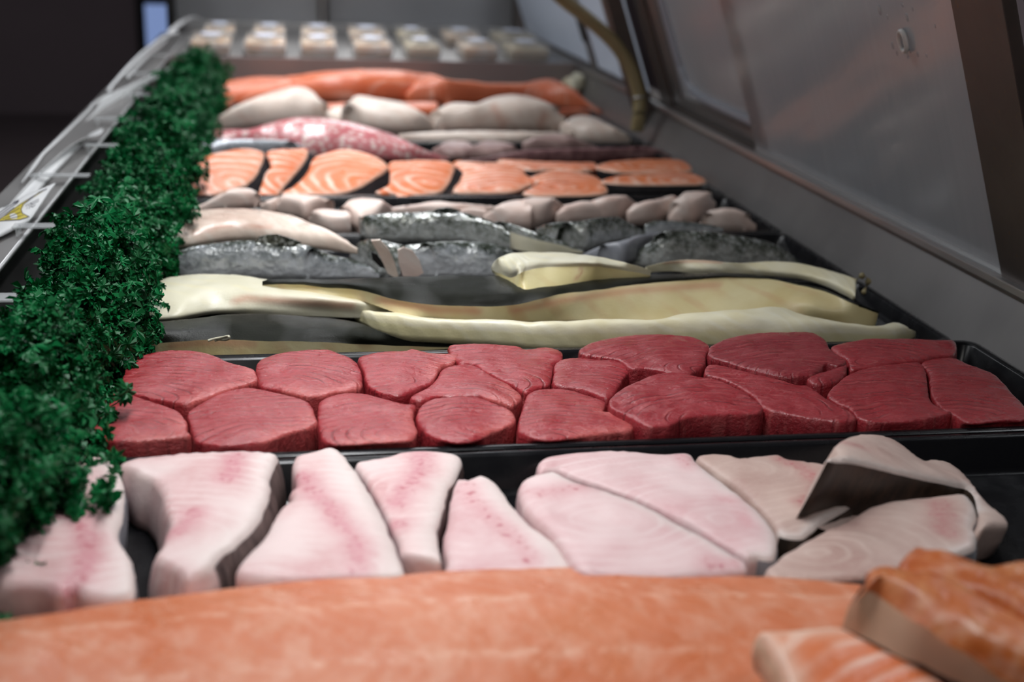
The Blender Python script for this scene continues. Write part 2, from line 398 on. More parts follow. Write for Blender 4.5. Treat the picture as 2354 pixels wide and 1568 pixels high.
    M['pinkfillet'] = pale('pink_white_fillet_flesh', (.62, .46, .38), (.76, .64, .54), (.80, .74, .66), 20, .4, rough=(.18, .38))
    M['portion'] = pale('pale_pink_portion_flesh', (.72, .53, .46), (.80, .66, .59), (.84, .76, .70), 18, .4)
    M['whitefish'] = pale('white_fish_flesh', (.66, .54, .46), (.77, .67, .59), (.62, .38, .30), 12, .3)
    M['greypink'] = pale('grey_pink_fish_flesh', (.30, .19, .18), (.48, .34, .31), (.56, .42, .38), 16, .4)

    m = NT('black_fish_skin'); t = m.tp(); s_ = m.noise(m.mapv(t, (1, 1.5, 1)), 600, 3, .7); big = m.noise(m.mapv(t, (1, .6, 1)), 30, 3)
    st = m.wave(t, 14, 'BANDS', 'DIAGONAL', 2.5, 2)
    c = m.mix(big, (.007, .008, .006), (.024, .025, .020))
    b = m.bump(s_, .55, .0010); b = m.bump(st, .2, .0016, b)
    M['blackskin'] = m.out(c, m.ramp(big, [(.3, .24), (.7, .45)]), b, Specular_IOR_Level=m.ramp(m.noise(m.mapv(t, (1, .5, 1)), 11, 2), [(.42, .02), (.60, .36)]))
    def silver(name, back, side, belly):
        m = NT(name); t = m.tp(); al = m.attr('al').outputs['Fac']
        mot = m.noise(t, 55, 4, .65); wv = m.noise(m.mapv(t, (1, 2.2, 1)), 30, 3)
        a2 = m.math('ADD', al, m.math('MULTIPLY', m.math('SUBTRACT', mot, .5), .8))
        c = m.mix(m.ramp(a2, [(.10, 0), (.28, 1)]), belly, side); c = m.mix(m.ramp(a2, [(.27, 0), (.42, 1)]), c, back)
        fl = m.ramp(m.noise(m.mapv(t, (1, 1.7, 1)), 150, 4, .7), [(.52, 0), (.60, 1)]); c = m.mix(m.math('MULTIPLY', fl, .55), c, (.66, .69, .70))  # pale flecks are wet glints painted into the skin colour
        b = m.bump(m.noise(t, 190, 3), .45, .0014); b = m.bump(m.noise(m.mapv(t, (1, 1.5, 1)), 70, 2), .5, .004, b); b = m.bump(wv, .5, .005, b)
        return m.out(c, m.ramp(mot, [(.35, .12), (.7, .28)]), b, Metallic=.25, Specular_IOR_Level=.9)
    M['silver'] = silver('silver_fish_skin', (.045, .055, .040), (.32, .345, .36), (.62, .64, .67))
    M['silver2'] = silver('olive_silver_fish_skin', (.028, .034, .022), (.15, .165, .14), (.46, .47, .45))
    m = NT('gut_cavity'); t = m.tp(); M['cavity'] = m.out(m.mix(m.noise(t, 60, 3), (.35, .13, .10), (.58, .42, .34)), .3)
    m = NT('red_snapper_skin'); t = m.tp(); v_ = m.voro(m.mapv(t, (1, 1.3, 1)), 85); al = m.attr('al').outputs['Fac']
    c = m.mix(m.noise(t, 20, 3), (.42, .085, .10), (.62, .22, .23)); c = m.mix(m.ramp(v_, [(.20, .95), (.52, 0)]), c, (.76, .62, .58))
    M['snapper'] = m.out(c, .25, m.bump(v_, .4, .001), Specular_IOR_Level=.7)
    m = NT('dark_red_fish_skin'); t = m.tp(); n1 = m.noise(t, 45, 4, .7)
    M['darkred'] = m.out(m.mix(m.ramp(n1, [(.35, 0), (.65, 1)]), (.12, .05, .055), (.36, .20, .20)), .28, m.bump(n1, .3, .001))
build_materials()

# ------------------------------------------------------------------ shape builders
def dist_poly(p, poly, closed=True):
    p = np.asarray(p, float)[:, :2]; a = np.asarray(poly, float)[:, :2]
    b = np.roll(a, -1, 0) if closed else a[1:]
    if not closed: a = a[:-1]
    d = b - a; L = (d*d).sum(1) + 1e-12
    out = np.full(len(p), 1e9); idx = np.zeros(len(p), int)
    for i in range(len(a)):
        t = np.clip(((p-a[i]) @ d[i]) / L[i], 0, 1); q = a[i] + t[:, None]*d[i]
        dd = np.hypot(*(p-q).T); m = dd < out; out[m] = dd[m]; idx[m] = i
    return out, idx
def inside(p, poly):
    x, y = p[:, 0], p[:, 1]; r = np.zeros(len(p), bool); n = len(poly); j = n-1
    for i in range(n):
        xi, yi, xj, yj = poly[i][0], poly[i][1], poly[j][0], poly[j][1]
        c = ((yi > y) != (yj > y)) & (x < (xj-xi)*(y-yi)/(yj-yi+1e-15)+xi)
        r ^= c; j = i
    return r

def slab(name, px, ztop, mat, label, cat, group, thick=None, skin=None, skin_mat=None, tilt=(0, 0), R=.004, und=.0018, bulge=.002,
         focus=None, stretch=(1, 1), blood=None, bw=.012, fat=.0, tone=0.0, sub=5, seed=None, lean=0.0, pale_seg=None, grid=.006, part='skin', groove=0.0, ymin=None, flare=0.0):
    """a cut steak: its top outline lies on a plane at height ztop (tilted by tilt), cut sides go down by thick"""
    seed = seed if seed is not None else random.uniform(0, 50)
    ctr = np.mean([P(u, v, ztop) for u, v in px], 0)
    nrm = np.array([-tilt[0], -tilt[1], 1.0]); nrm /= np.linalg.norm(nrm)
    raw = np.array([PPL(u, v, ctr, nrm) for u, v in px])
    ex = np.array([1.0, 0.0, tilt[0]]); ex /= np.linalg.norm(ex); ey = np.cross(nrm, ex)
    L = np.stack([(raw-ctr) @ ex, (raw-ctr) @ ey], 1)
    if (np.roll(L[:, 0], -1)*L[:, 1] - L[:, 0]*np.roll(L[:, 1], -1)).sum() > 0:   # keep counter-clockwise
        L = L[::-1]; rev = True
    else: rev = False
    n = len(L)
    O, seg = crom(L, sub, True)
    for i in range(len(O)):
        O[i] += np.array([nz(O[i][0], O[i][1], 0, 90, seed), nz(O[i][1], O[i][0], 3, 90, seed)]) * .0011
    if rev: seg = (n - 2 - seg) % n
    m = len(O)
    tang = np.roll(O, -1, 0) - np.roll(O, 1, 0); nout = np.stack([tang[:, 1], -tang[:, 0]], 1); nout /= np.linalg.norm(nout, axis=1)[:, None] + 1e-12
    pts = []
    for k, off in enumerate((R*.3, R*.9, R*2.0)):
        q = O - nout*off; q = q[k % 2::1 if k < 1 else 2]
        d, _ = dist_poly(q, O); pts.append(q[(d > off*.85) & inside(q, O)])
    lo, hi = O.min(0), O.max(0)
    gx, gy = np.meshgrid(np.arange(lo[0], hi[0], grid), np.arange(lo[1], hi[1], grid)); gx[::2] += grid/2
    q = np.stack([gx.ravel(), gy.ravel()], 1); q = q[inside(q, O)]; d, _ = dist_poly(q, O); pts.append(q[d > R*2.6])
    allp = np.concatenate([O] + pts)
    res = delaunay_2d_cdt([Vector(map(float, p)) for p in allp], [(i, (i+1) % m) for i in range(m)], [], 1, 1e-7)
    V2 = np.array([tuple(v) for v in res[0]]); faces = [f for f in res[2]]
    cen = np.array([V2[list(f)].mean(0) for f in faces]); ok = inside(cen, O); faces = [f for f, k in zip(faces, ok) if k]
    d, idx = dist_poly(V2, O)
    size = math.sqrt(max((hi-lo).prod(), 1e-6))
    hz = np.where(d < R, -R*(1-np.sqrt(np.clip(1-(1-d/R)**2, 0, 1)))*.9, 0.0)
    hz += bulge*(1-np.exp(-d/.014)) - bulge*.5 + R*.5
    fo = np.array([0.0, 0.0])
    if focus is not None:
        g = PPL(focus[0], focus[1], ctr, nrm); fo = np.array([(g-ctr) @ ex, (g-ctr) @ ey])
    for i in range(len(V2)):
        hz[i] += und*nz(V2[i][0], V2[i][1], 0, 28, seed)*min(1, d[i]/.006) + und*.5*nz(V2[i][0], V2[i][1], 1, 80, seed)*min(1, d[i]/.006)
        if groove:
            rr = math.hypot((V2[i][0]-fo[0])*stretch[0], (V2[i][1]-fo[1])*stretch[1]) + .012*nz(V2[i][0], V2[i][1], 5, 22, seed) + .004*nz(V2[i][0], V2[i][1], 5, 70, seed)
            hz[i] -= groove*max(0, math.sin(rr*2*math.pi/.010))**4*min(1, d[i]/.008)
    V = ctr + V2[:, :1]*ex + V2[:, 1:]*ey + hz[:, None]*nrm
    # map outline vertices (cdt keeps input order for originals)
    t = thick if thick is not None else ztop - .002
    blood_w = np.zeros(len(V2)); fatw = np.zeros(len(V2)); palew = np.zeros(len(V2))
    if blood is not None:
        for poly in blood:
            pl = np.array([PPL(u, v, ctr, nrm) for u, v in poly]); pl = np.stack([(pl-ctr) @ ex, (pl-ctr) @ ey], 1)
            db, _ = dist_poly(V2, pl, False)
            jit = np.array([1 + .5*nz(a, b, 2, 60, seed) for a, b in V2])
            blood_w = np.maximum(blood_w, np.exp(-(db/(bw*jit))**2))
    def in_rng(s, rng): return any((a <= s <= b) if a <= b else (s >= a or s <= b) for a, b in rng)
    issk = np.array([in_rng(s, skin) for s in seg]) if skin else np.zeros(m, bool)
    if fat and issk.any():
        # distance to the skinned stretch of the outline
        so = O[issk]; ds = np.min(np.hypot(V2[:, None, 0]-so[None, :, 0], V2[:, None, 1]-so[None, :, 1]), 1)
        fatw = np.exp(-(ds/fat)**2)
    if pale_seg:
        ip = np.array([in_rng(s, pale_seg) for s in seg]); so = O[ip]
        ds = np.min(np.hypot(V2[:, None, 0]-so[None, :, 0], V2[:, None, 1]-so[None, :, 1]), 1); palew = np.exp(-(ds/.012)**2)
    TP = np.stack([(V2[:, 0]-fo[0])*stretch[0], (V2[:, 1]-fo[1])*stretch[1], np.full(len(V2), 0.0)], 1) + np.array([0, 0, seed*.01])
    # sides
    verts = list(V); tp = list(TP); bl = list(blood_w); ft = list(fatw*1.0); pl_ = list(palew)
    fl = list(faces); sv = []; sf = []; stp = []
    FR = (.06, .22, .5, .78, 1.0); ringsn = 5; ids = [list(range(m))]
    for r in range(1, ringsn+1):
        row = []
        for i in range(m):
            fr = FR[r-1]; bo = .0016*math.sin(math.pi*fr) - .002*fr*fr + flare*fr + .0009*nz(O[i][0], O[i][1], fr*.02, 120, seed)
            p2 = O[i] + nout[i]*bo + np.array([lean*fr*t, 0])
            drop = -R*.4 - bulge*.5 - (t - R*.4 - bulge*.5)*fr
            p = ctr + p2[0]*ex + p2[1]*ey + drop*nrm
            p[2] = max(p[2], .0015) if tilt != (0, 0) else p[2]
            if ymin is not None: p[1] = max(p[1], ymin + .004*fr)
            row.append(len(verts)); verts.append(p); tp.append(TP[i] + np.array([0, 0, fr*t*1.0])); bl.append(blood_w[i]*.7); ft.append(fatw[i]*.3); pl_.append(palew[i]*.5)
        ids.append(row)
    skinned = []
    for r in range(ringsn):
        for i in range(m):
            j = (i+1) % m; q = (ids[r][j], ids[r][i], ids[r+1][i], ids[r+1][j])
            (skinned if issk[i] else fl).append(q)
    fl.append(tuple(ids[-1][::-1]))
    verts = np.array(verts); tp = np.array(tp)
    o = mesh_obj(name, verts, fl, mat, None, True, dict(tp=tp, blood=bl, fat=ft, pale=pl_))
    ch = []
    if skinned:
        used = sorted(set(i for f in skinned for i in f)); mp = {a: b for b, a in enumerate(used)}
        nx = np.zeros((len(used), 3))
        s = mesh_obj(part, verts[used], [tuple(mp[i] for i in f) for f in skinned], skin_mat, o, True, dict(tp=tp[used]))
        ch.append(s)
    recenter(o, ch)
    o['tone'] = float(tone)
    tag(o, label, cat, group)
    return o

def loaf(name, low, up, H, z0, mat, label, cat, group, n=56, nc=20, p=.6, ratio=.7, skin=None, skin_mat=None, part='skin', seed=None, und=.0016,
         endc=None, blood=None, bw=.008, ends=(.05, .05), shift=0.0, root=True, parent=None, cap_mat=None, fat=None):
    """a fillet, loin or whole body lying on z0: near bottom edge = low, top silhouette = up, height profile H"""
    seed = seed if seed is not None else random.uniform(0, 50)
    lo = resample(low, n); u_ = resample(up, n)
    S = np.linspace(0, 1, n); Hs = np.interp(S, np.linspace(0, 1, len(H)), H) if hasattr(H, '__len__') else np.full(n, H)
    al = np.linspace(0, math.pi, nc)
    ca = np.sign(np.cos(al))*np.abs(np.cos(al))**p; sa = np.sin(al)**p
    V = []; tp = []; AL = []
    Npts = [P(a, b, z0) for a, b in lo]; Tpts = [P(a, b, z0+h*.9) for (a, b), h in zip(u_, Hs)]
    length = 0
    WH = []
    def frame(i):
        N = Npts[i]; T = Tpts[i]; d = (T-N); d[2] = 0
        if np.linalg.norm(d) < 1e-4 or d[1] < .2*abs(d[0]): d = np.array([d[0]*.2, abs(d[1])+1e-3, 0])
        return N, d/np.linalg.norm(d)
    for i in range(n):
        N = Npts[i]; T = Tpts[i]; d = (T-N); d[2] = 0
        if np.linalg.norm(d) < 1e-4 or d[1] < .2*abs(d[0]): d = np.array([d[0]*.2, abs(d[1])+1e-3, 0])
        d /= np.linalg.norm(d); vlow, vup = lo[i][1], u_[i][1]; dv = max(vlow - vup, .5)
        def sec(W, h):
            yy = (1-ca)/2*W; return N + yy[:, None]*d + np.outer(h*sa, [0, 0, 1])
        def ext(W, h): return vlow - proj(sec(W, h))[1].min()
        h = Hs[i]
        if ext(ratio*h, h) > dv:
            a, b = .02, 1.0
            for _ in range(22):
                c = (a+b)/2
                if ext(ratio*h*c, h*c) > dv: b = c
                else: a = c
            W = ratio*h*a; h = h*a
        else:
            a, b = ratio*h, .5
            for _ in range(24):
                c = (a+b)/2
                if ext(c, h) > dv: b = c
                else: a = c
            W = a
        WH.append((W, h))
    WH = np.array(WH); k_ = np.array([1, 2, 3, 2, 1])/9.0
    pad = np.concatenate([np.repeat(WH[:1], 2, 0), WH, np.repeat(WH[-1:], 2, 0)]); WH2 = np.stack([np.convolve(pad[:, c], k_, 'valid') for c in (0, 1)], 1)
    for i in range(n):
        N, d = frame(i); W, h = WH2[i]
        yy = (1-ca)/2*W; Q = N + yy[:, None]*d + np.outer(h*sa, [0, 0, 1])
        if i: length += np.linalg.norm(Npts[i]-Npts[i-1])
        for k in range(nc):
            q = Q[k].copy(); amp = und*min(1, h/.012)
            w1 = nz(q[0], q[1], q[2], 26, seed); w2 = nz(q[0], q[1], q[2], 75, seed)
            if 0 < k < nc-1: q += np.array([0, ca[k]*-.4, sa[k]]) * amp*(w1 + .5*w2)
            V.append(q); tp.append((length, (1-ca[k])/2*W + h*.0 - W*.5, q[2]*1.0 + seed*.01)); AL.append(k/(nc-1))
    V = np.array(V); tp = np.array(tp); AL = np.array(AL)
    root_f = []; sk_f = []
    for i in range(n-1):
        for k in range(nc-1):
            f = (i*nc+k, (i+1)*nc+k, (i+1)*nc+k+1, i*nc+k+1)
            a = (k+.5)/(nc-1); s = (i+.5)/(n-1)
            (sk_f if (skin and skin(s, a)) else root_f).append(f)
        root_f.append((i*nc, i*nc+nc-1, (i+1)*nc+nc-1, (i+1)*nc))
    caps = [tuple(range(nc)), tuple((n-1)*nc + k for k in range(nc-1, -1, -1))]
    bl = np.zeros(len(V))
    if blood is not None:
        pu, pv = proj(V); pp = np.stack([pu, pv], 1)
        for poly in blood:
            db, _ = dist_poly(pp, poly, False); bl = np.maximum(bl, np.exp(-(db/bw)**2))
    ft = np.zeros(len(V)) if fat is None else np.array([fat(i//nc/(n-1), (i % nc)/(nc-1)) for i in range(len(V))])
    A = dict(tp=tp, al=AL, blood=bl, fat=ft)
    if cap_mat is None: root_f += caps
    o = mesh_obj(name, V, root_f, mat, parent, True, A)
    ch = []
    if sk_f:
        used = sorted(set(i for f in sk_f for i in f)); mp = {a: b for b, a in enumerate(used)}
        ch.append(mesh_obj(part, V[used], [tuple(mp[i] for i in f) for f in sk_f], skin_mat, o, True, {k: v[used] for k, v in A.items()}))
    if cap_mat is not None:
        # the cut end: a hollow face drawn into the body
        for e, (ring, nxt) in enumerate(((0, 3), (n-1, n-4))):
            base = V[ring*nc:(ring+1)*nc]; deep = V[nxt*nc:(nxt+1)*nc]; c = base.mean(0)
            if np.ptp(base[:, 2]) < .006: o.data; 
            inn = c + (base-c)*.72; dd = deep.mean(0) + (deep-deep.mean(0))*.5
            vv = np.concatenate([base, inn, dd]); ff = []
            for k in range(nc):
                j = (k+1) % nc; ff += [(k, j, nc+j, nc+k), (nc+k, nc+j, 2*nc+j, 2*nc+k)]
            ff.append(tuple(range(2*nc, 3*nc)))
            ch.append(mesh_obj('cut_end', vv, ff, cap_mat, o, True, dict(tp=vv)))
    if root:
        recenter(o, ch); tag(o, label, cat, group)
    return o

def rails(name, rl, mats, label, cat, group, z0=.003, n=64, sub=6, seed=None, und=.0012, names=('flesh', 'skin'), back=.006, blood=None, bw=8, cy=0):
    """a long piece lofted through edge lines that were read off the photo, each at its own height; bands between them are parts"""
    seed = seed if seed is not None else random.uniform(0, 50)
    R_ = []
    for px, z in rl:
        q = resample(px, n); zz = np.interp(np.linspace(0, 1, n), np.linspace(0, 1, len(z)), z) if hasattr(z, '__len__') else np.full(n, z)
        if R_:
            for i in range(n):
                y0_ = P(q[i][0], q[i][1], 0)[1]; zz[i] = max(min(zz[i], CAM_H*(1 - (R_[-1][i][1]-.0005)/y0_)), R_[-1][i][2]-.02)
        R_.append(np.array([P(a, b, c) for (a, b), c in zip(q, zz)]))
    R_ = np.array(R_)                      # rail, station, xyz
    nb = len(rl)-1; rows = []; band = []
    for b in range(nb):
        for k in range(sub):
            t = k/sub; a0, a1, a2, a3 = R_[max(b-1, 0)], R_[b], R_[b+1], R_[min(b+2, nb)]
            if mats[b] is not mats[max(b-1, 0)]: a0 = a1
            if b+1 < nb and mats[b+1] is not mats[b]: a3 = a2
            rows.append(.5*(2*a1 + (a2-a0)*t + (2*a0-5*a1+4*a2-a3)*t*t + (3*a1-a0-3*a2+a3)*t**3)); band.append(b)
    rows.append(R_[-1]); band.append(nb-1)
    bk = R_[-1].copy(); bk[:, 1] += back*.7; bk[:, 2] = z0 + (bk[:, 2]-z0)*.55; rows.append(bk)
    bk = bk.copy(); bk[:, 1] += back*.3; bk[:, 2] = z0; rows.append(bk)
    rows = np.array(rows); nr = len(rows)
    for r in range(1, nr-1):
        for i in range(n):
            q = rows[r, i]; rows[r, i, 2] += und*(nz(q[0], q[1], 0, 24, seed) + .5*nz(q[0], q[1], 1, 70, seed))
    V = rows.transpose(1, 0, 2).reshape(-1, 3)
    length = np.concatenate([[0], np.cumsum(np.linalg.norm(np.diff(R_[0], axis=0), axis=1))])
    tp = np.array([(length[i], rows[r, i, 1]-R_[cy, i, 1], rows[r, i, 2]+seed*.01) for i in range(n) for r in range(nr)])
    al = np.array([r/(nr-1) for i in range(n) for r in range(nr)])
    bl = np.zeros(len(V))
    if blood is not None:
        pu, pv = proj(V); pp = np.stack([pu, pv], 1)
        for poly in blood:
            db, _ = dist_poly(pp, poly, False); bl = np.maximum(bl, np.exp(-(db/bw)**2))
    A = dict(tp=tp, al=al, blood=bl, fat=np.zeros(len(V)))
    groups = {}
    for i in range(n-1):
        for r in range(nr-1):
            b = band[r] if r < len(band)-1 else nb-1
            groups.setdefault(b, []).append((i*nr+r, (i+1)*nr+r, (i+1)*nr+r+1, i*nr+r+1))
        groups.setdefault(0, []).append((i*nr, i*nr+nr-1, (i+1)*nr+nr-1, (i+1)*nr))
    groups[0] += [tuple(range(nr)), tuple((n-1)*nr+k for k in range(nr-1, -1, -1))]
    # merge bands of one material
    bym = {}
    for b, f in groups.items(): bym.setdefault(id(mats[b]), [mats[b], [], b])[1].extend(f)
    items = sorted(bym.values(), key=lambda e: e[2]); o = None; ch = []
    for k, (mt, f, b) in enumerate(items):
        used = sorted(set(i for q in f for i in q)); mp = {a: c for c, a in enumerate(used)}
        ob = mesh_obj(name if k == 0 else names[b], V[used], [tuple(mp[i] for i in q) for q in f], mt, o, True, {kk: v[used] for kk, v in A.items()})
        if o is None: o = ob
        else: ch.append(ob)
    recenter(o, ch); tag(o, label, cat, group)
    return o

# ================================================================== setting
W_FAR = 9.0
o = bm_obj('floor', box_bm(-6, 4, -2, W_FAR, -1.05, -.95), M['floor']); struct(o, 'dark brown shop floor beyond the counter')
o = bm_obj('wall_back', box_bm(-6, 4, W_FAR, W_FAR+.1, -.95, 2.8), M['wall']); struct(o, 'dark far wall of the shop')
o = bm_obj('wall_right', box_bm(2.6, 2.7, -2, W_FAR, -.95, 2.8), M['wall']); struct(o, 'dark wall on the staff side')
w1 = empty('reflection_pane_1', PY(352, 58, W_FAR-.02)); struct(w1, 'added glowing blue pane for a window reflection on the floor')  # added glowing pane stands in for a window mirrored in the floor
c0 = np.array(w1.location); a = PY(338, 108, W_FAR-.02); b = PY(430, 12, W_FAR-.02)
bm_obj('pane', box_bm(a[0]-c0[0], b[0]-c0[0], -.01, .0, a[2]-c0[2], b[2]-c0[2]), M['reflection_glow'], w1)
bm = box_bm(a[0]-c0[0]-.06, b[0]-c0[0]+.06, .0, .015, a[2]-c0[2]-.05, b[2]-c0[2]+.05); bm_obj('frame', bm, M['gasket'], w1)  # dark surround of the added pane

# ------------------------------------------------------------------ the display case
RAILX, RAILZ = .746, .080
END_Y = 3.19
case = empty('display_case', (0, 1.8, -.03)); tag(case, 'long stainless steel seafood display case', 'display case')
def cpart(name, bm, mat, bevel=0, smooth=False):
    o = bm_obj(name, bm, mat, case, smooth, bevel); o.location = (0, -1.8, .03); return o
cpart('deck', box_bm(-.30, .74, -.1, END_Y, -.03, -.006), M['deck'])
# back side wall, leaning out a little from the deck, with a folded rail on top
prof = [(.705, -.01), (RAILX-.004, RAILZ-.012), (RAILX-.004, RAILZ), (RAILX+.05, RAILZ), (RAILX+.05, -.03), (.705, -.03)]
cpart('back_wall', prism_bm(prof, lambda t, a, b: (a, -.1 + t*4.3, b)), M['steel'])
cpart('door_rail', box_bm(RAILX-.010, RAILX+.002, -.1, 4.2, RAILZ-.006, RAILZ+.003), M['edge'], .0012)
cpart('door_track', box_bm(RAILX+.004, RAILX+.045, -.1, 4.2, RAILZ+.0005, RAILZ+.006), M['frame'])
# customer side rim: flat plate with a bright rolled edge
prof = [(-.281, .081), (-.350, .079), (-.352, -.03), (-.346, -.03), (-.344, .073), (-.281, .075)]
cpart('front_rim', prism_bm(prof, lambda t, a, b: (a, -.1 + t*3.9, b)), M['steel'])
cpart('rim_edge', tube_bm([(-.281, -.1, .0785), (-.281, 3.8, .0785)], .0028, 10), M['edge'], smooth=True)
cpart('front_wall', box_bm(-.300, -.290, -.1, 3.8, -.03, .072), M['deck'])
# end of the deck: riser and the raised package shelf
cpart('end_riser', box_bm(-.29, .74, END_Y, END_Y+.012, -.03, .080), M['riser'], .001)
cpart('package_shelf', box_bm(-.29, .74, END_Y+.012, 4.02, .062, .078), M['steel'])
cpart('end_panel', box_bm(-.335, .80, 4.10, 4.13, -.05, .42), M['panel'])
cpart('end_ledge', box_bm(-.33, .80, 4.00, 4.10, .070, .098), M['edge'], .002)
p = PY(742, 20, 4.08); cpart('end_post', box_bm(p[0]-.016, p[0]+.016, 4.06, 4.10, .09, .42), M['frame'], .002)
p = PY(742, 20, 4.08); cpart('end_post_strip', box_bm(p[0]-.004, p[0]+.004, 4.052, 4.06, .09, .42), M['edge'])
p = PY(1214, 20, 3.98); cpart('corner_post', box_bm(p[0]-.04, p[0]+.045, 3.95, 4.05, .078, .42), M['frame'], .003)
p = PY(393, 20, 4.0); cpart('end_corner_trim', box_bm(p[0]-.012, p[0]+.006, 3.98, 4.12, -.05, .42), M['gasket'])
LEAN = np.array([-.106, 0, .284]); LEAN /= np.linalg.norm(LEAN)

# ------------------------------------------------------------------ sliding doors on the staff side
NRM = np.array([-LEAN[2], 0, LEAN[0]])       # faces the food
def door_pt(x0, y, s, d):                    # s up the door, d proud of it towards the food
    return (x0 + LEAN[0]*s + NRM[0]*d, y, RAILZ + .006 + LEAN[2]*s + NRM[2]*d)
def door_slab(x0, y0, y1, s0, s1, d0, d1, bm=None):
    bm = bm or bmesh.new()
    v = [bm.verts.new(door_pt(x0, y, s, d)) for d in (d0, d1) for s in (s0, s1) for y in (y0, y1)]
    for f in ((0,1,3,2),(4,6,7,5),(0,4,5,1),(2,3,7,6),(0,2,6,4),(1,5,7,3)): bm.faces.new([v[i] for i in f])
    bmesh.ops.recalc_face_normals(bm, faces=bm.faces)
    return bm
def door(x0, label, parts, y):
    e = empty('sliding_door', (x0, y, RAILZ)); tag(e, label, 'door', 'sliding doors of the case')
    for nm, bm, mt, bev in parts:
        o = bm_obj(nm, bm, mt, e, False, bev); o.location = (-x0, -y, -RAILZ)
    return e
X1, X2 = RAILX + .008, RAILX + .026
HGT = .66
d1 = door(X1, 'fogged glass sliding door nearest the camera with a wide brown steel stile', [
    ('glass', door_slab(X1, 1.158, 1.905, .0, HGT, .0, .004), M['glass'], 0),
    ('stile', door_slab(X1, 1.065, 1.160, -.002, HGT, -.004, .010), M['frame'], .0012),
    ('stile', door_slab(X1, .94, 1.058, -.002, HGT, -.022, -.006), M['frame'], .0012),
    ('bottom_gasket', door_slab(X1, 1.158, 1.905, -.003, .006, -.002, .007), M['edge'], .0008)], 1.5)
d2 = door(X2, 'fogged glass sliding door behind the lap of the nearest one', [
    ('glass', door_slab(X2, 1.85, 2.36, .0, HGT, .0, .004), M['glass'], 0),
    ('stile', door_slab(X2, 2.335, 2.395, -.002, HGT, -.004, .010), M['steel'], .0012),
    ('stile', door_slab(X2, 2.395, 2.47, -.002, HGT, -.006, .016), M['frame'], .0012),
    ('bottom_frame', door_slab(X2, 1.85, 2.36, -.002, .032, -.004, .008), M['steel'], .0012)], 2.1)
# curved rubber seal framing the second pane
sl = [door_pt(X2, 2.29 - .05*0, .60, .008), door_pt(X2, 2.29, .16, .008), door_pt(X2, 2.275, .085, .008), door_pt(X2, 2.235, .055, .008), door_pt(X2, 2.1, .048, .008), door_pt(X2, 1.86, .046, .008)]
sl, _ = crom(np.array(sl), 8); o = bm_obj('seal', tube_bm(sl, .007, 8), M['glass_white'], d2, True); o.location = (-X2, -2.1, -RAILZ)
o = bm_obj('divider_post', prism_bm([(-.004, 0), (.03, 0), (.03, HGT), (-.004, HGT)], lambda t, a, b: (RAILX-.012 + LEAN[0]*b + a, 2.475 + .05*t, RAILZ - .075 + b*LEAN[2] + .0)), M['frame'], case, False, .002); o.location = (0, -1.8, .03)
d3 = door(X1, 'pale frosted sliding door at the far end behind the hose', [
    ('glass', door_slab(X1, 2.54, 2.98, .0, HGT, .0, .004), M['glass_white'], 0),
    ('glass', door_slab(X1, 3.04, 3.92, .0, HGT, .0, .004), M['glass_white'], 0),
    ('stile', door_slab(X1, 2.98, 3.04, -.002, HGT, -.002, .008), M['steel'], .001),
    ('handle', door_slab(X1, 2.985, 3.03, .075, .17, .008, .014), M['gasket'], .002),
    ('bottom_frame', door_slab(X1, 2.54, 3.92, -.003, .010, -.003, .008), M['frame'], .0008)], 3.2)
PANE = next(c for c in d1.children if c.name.startswith('glass'))
# finger knob ring on the near door glass, in its wiped patch with water drops round it
w = ray(2083, 92); p0 = np.array(door_pt(X1, 1.5, 0, .004)); t_ = ((p0-CAMP) @ NRM)/(w @ NRM); kp = CAMP + w*t_
bm = bmesh.new(); bmesh.ops.create_circle(bm, segments=8, radius=.003); bm.free()
ringp = []
for k in range(25):
    a = 2*math.pi*k/24; ringp.append(tuple(kp + NRM*.004 + LEAN*.0115*math.cos(a) + np.array([0, 1, 0])*.0075*math.sin(a)))
o = bm_obj('pull_ring', tube_bm(ringp, .0028, 8, cap=False), M['knob'], PANE, True); o.location = (0, 0, 0)
for k, (u, v, r) in enumerate([(2085,40,.0035),(2086,128,.0028),(2092,116,.0022),(2022,22,.0045),(2040,38,.002),(2052,105,.003),(2098,20,.002),(2110,125,.0022),(2130,128,.0018),(2062,122,.002),(2075,10,.002),(2150,60,.0016)]):
    w = ray(u, v); q = CAMP + w*(((p0-CAMP) @ NRM)/(w @ NRM))
    bm = bmesh.new(); bmesh.ops.create_icosphere(bm, subdivisions=2, radius=r)
    for vv in bm.verts:
        c = np.array(vv.co); dn = c @ NRM; c = c - NRM*dn*.65; dl = c @ LEAN; c = c + LEAN*dl*.5; vv.co = Vector(q - np.array([X1, 1.5, RAILZ]) + c)
    o = bm_obj('water_drop', bm, M['drop'], PANE, True); o.location = (X1, 1.5, RAILZ)

# hose arching down to the drain at the divider post
hp = [PY(1235, -60, 2.46), PY(1290, -5, 2.46), PY(1350, 42, 2.45), PY(1405, 92, 2.44), PY(1440, 140, 2.43), PY(1460, 185, 2.42), PY(1470, 230, 2.41), PY(1468, 265, 2.40), PY(1464, 300, 2.40)]
hp, _ = crom(np.array(hp), 6)
bm = tube_bm(hp, .0135, 14); hz0 = hp[-1]
hose = bm_obj('drain_hose', bm, M['hose'], None, True); recenter(hose); tag(hose, 'tan rubber hose arching down beside the divider post', 'hose')
o = bm_obj('hose_clamp', tube_bm([hp[-14] + (hp[-13]-hp[-14])*k for k in (0, .6)], .0150, 14), M['edge'], hose, True); o.location = -np.array(hose.location)

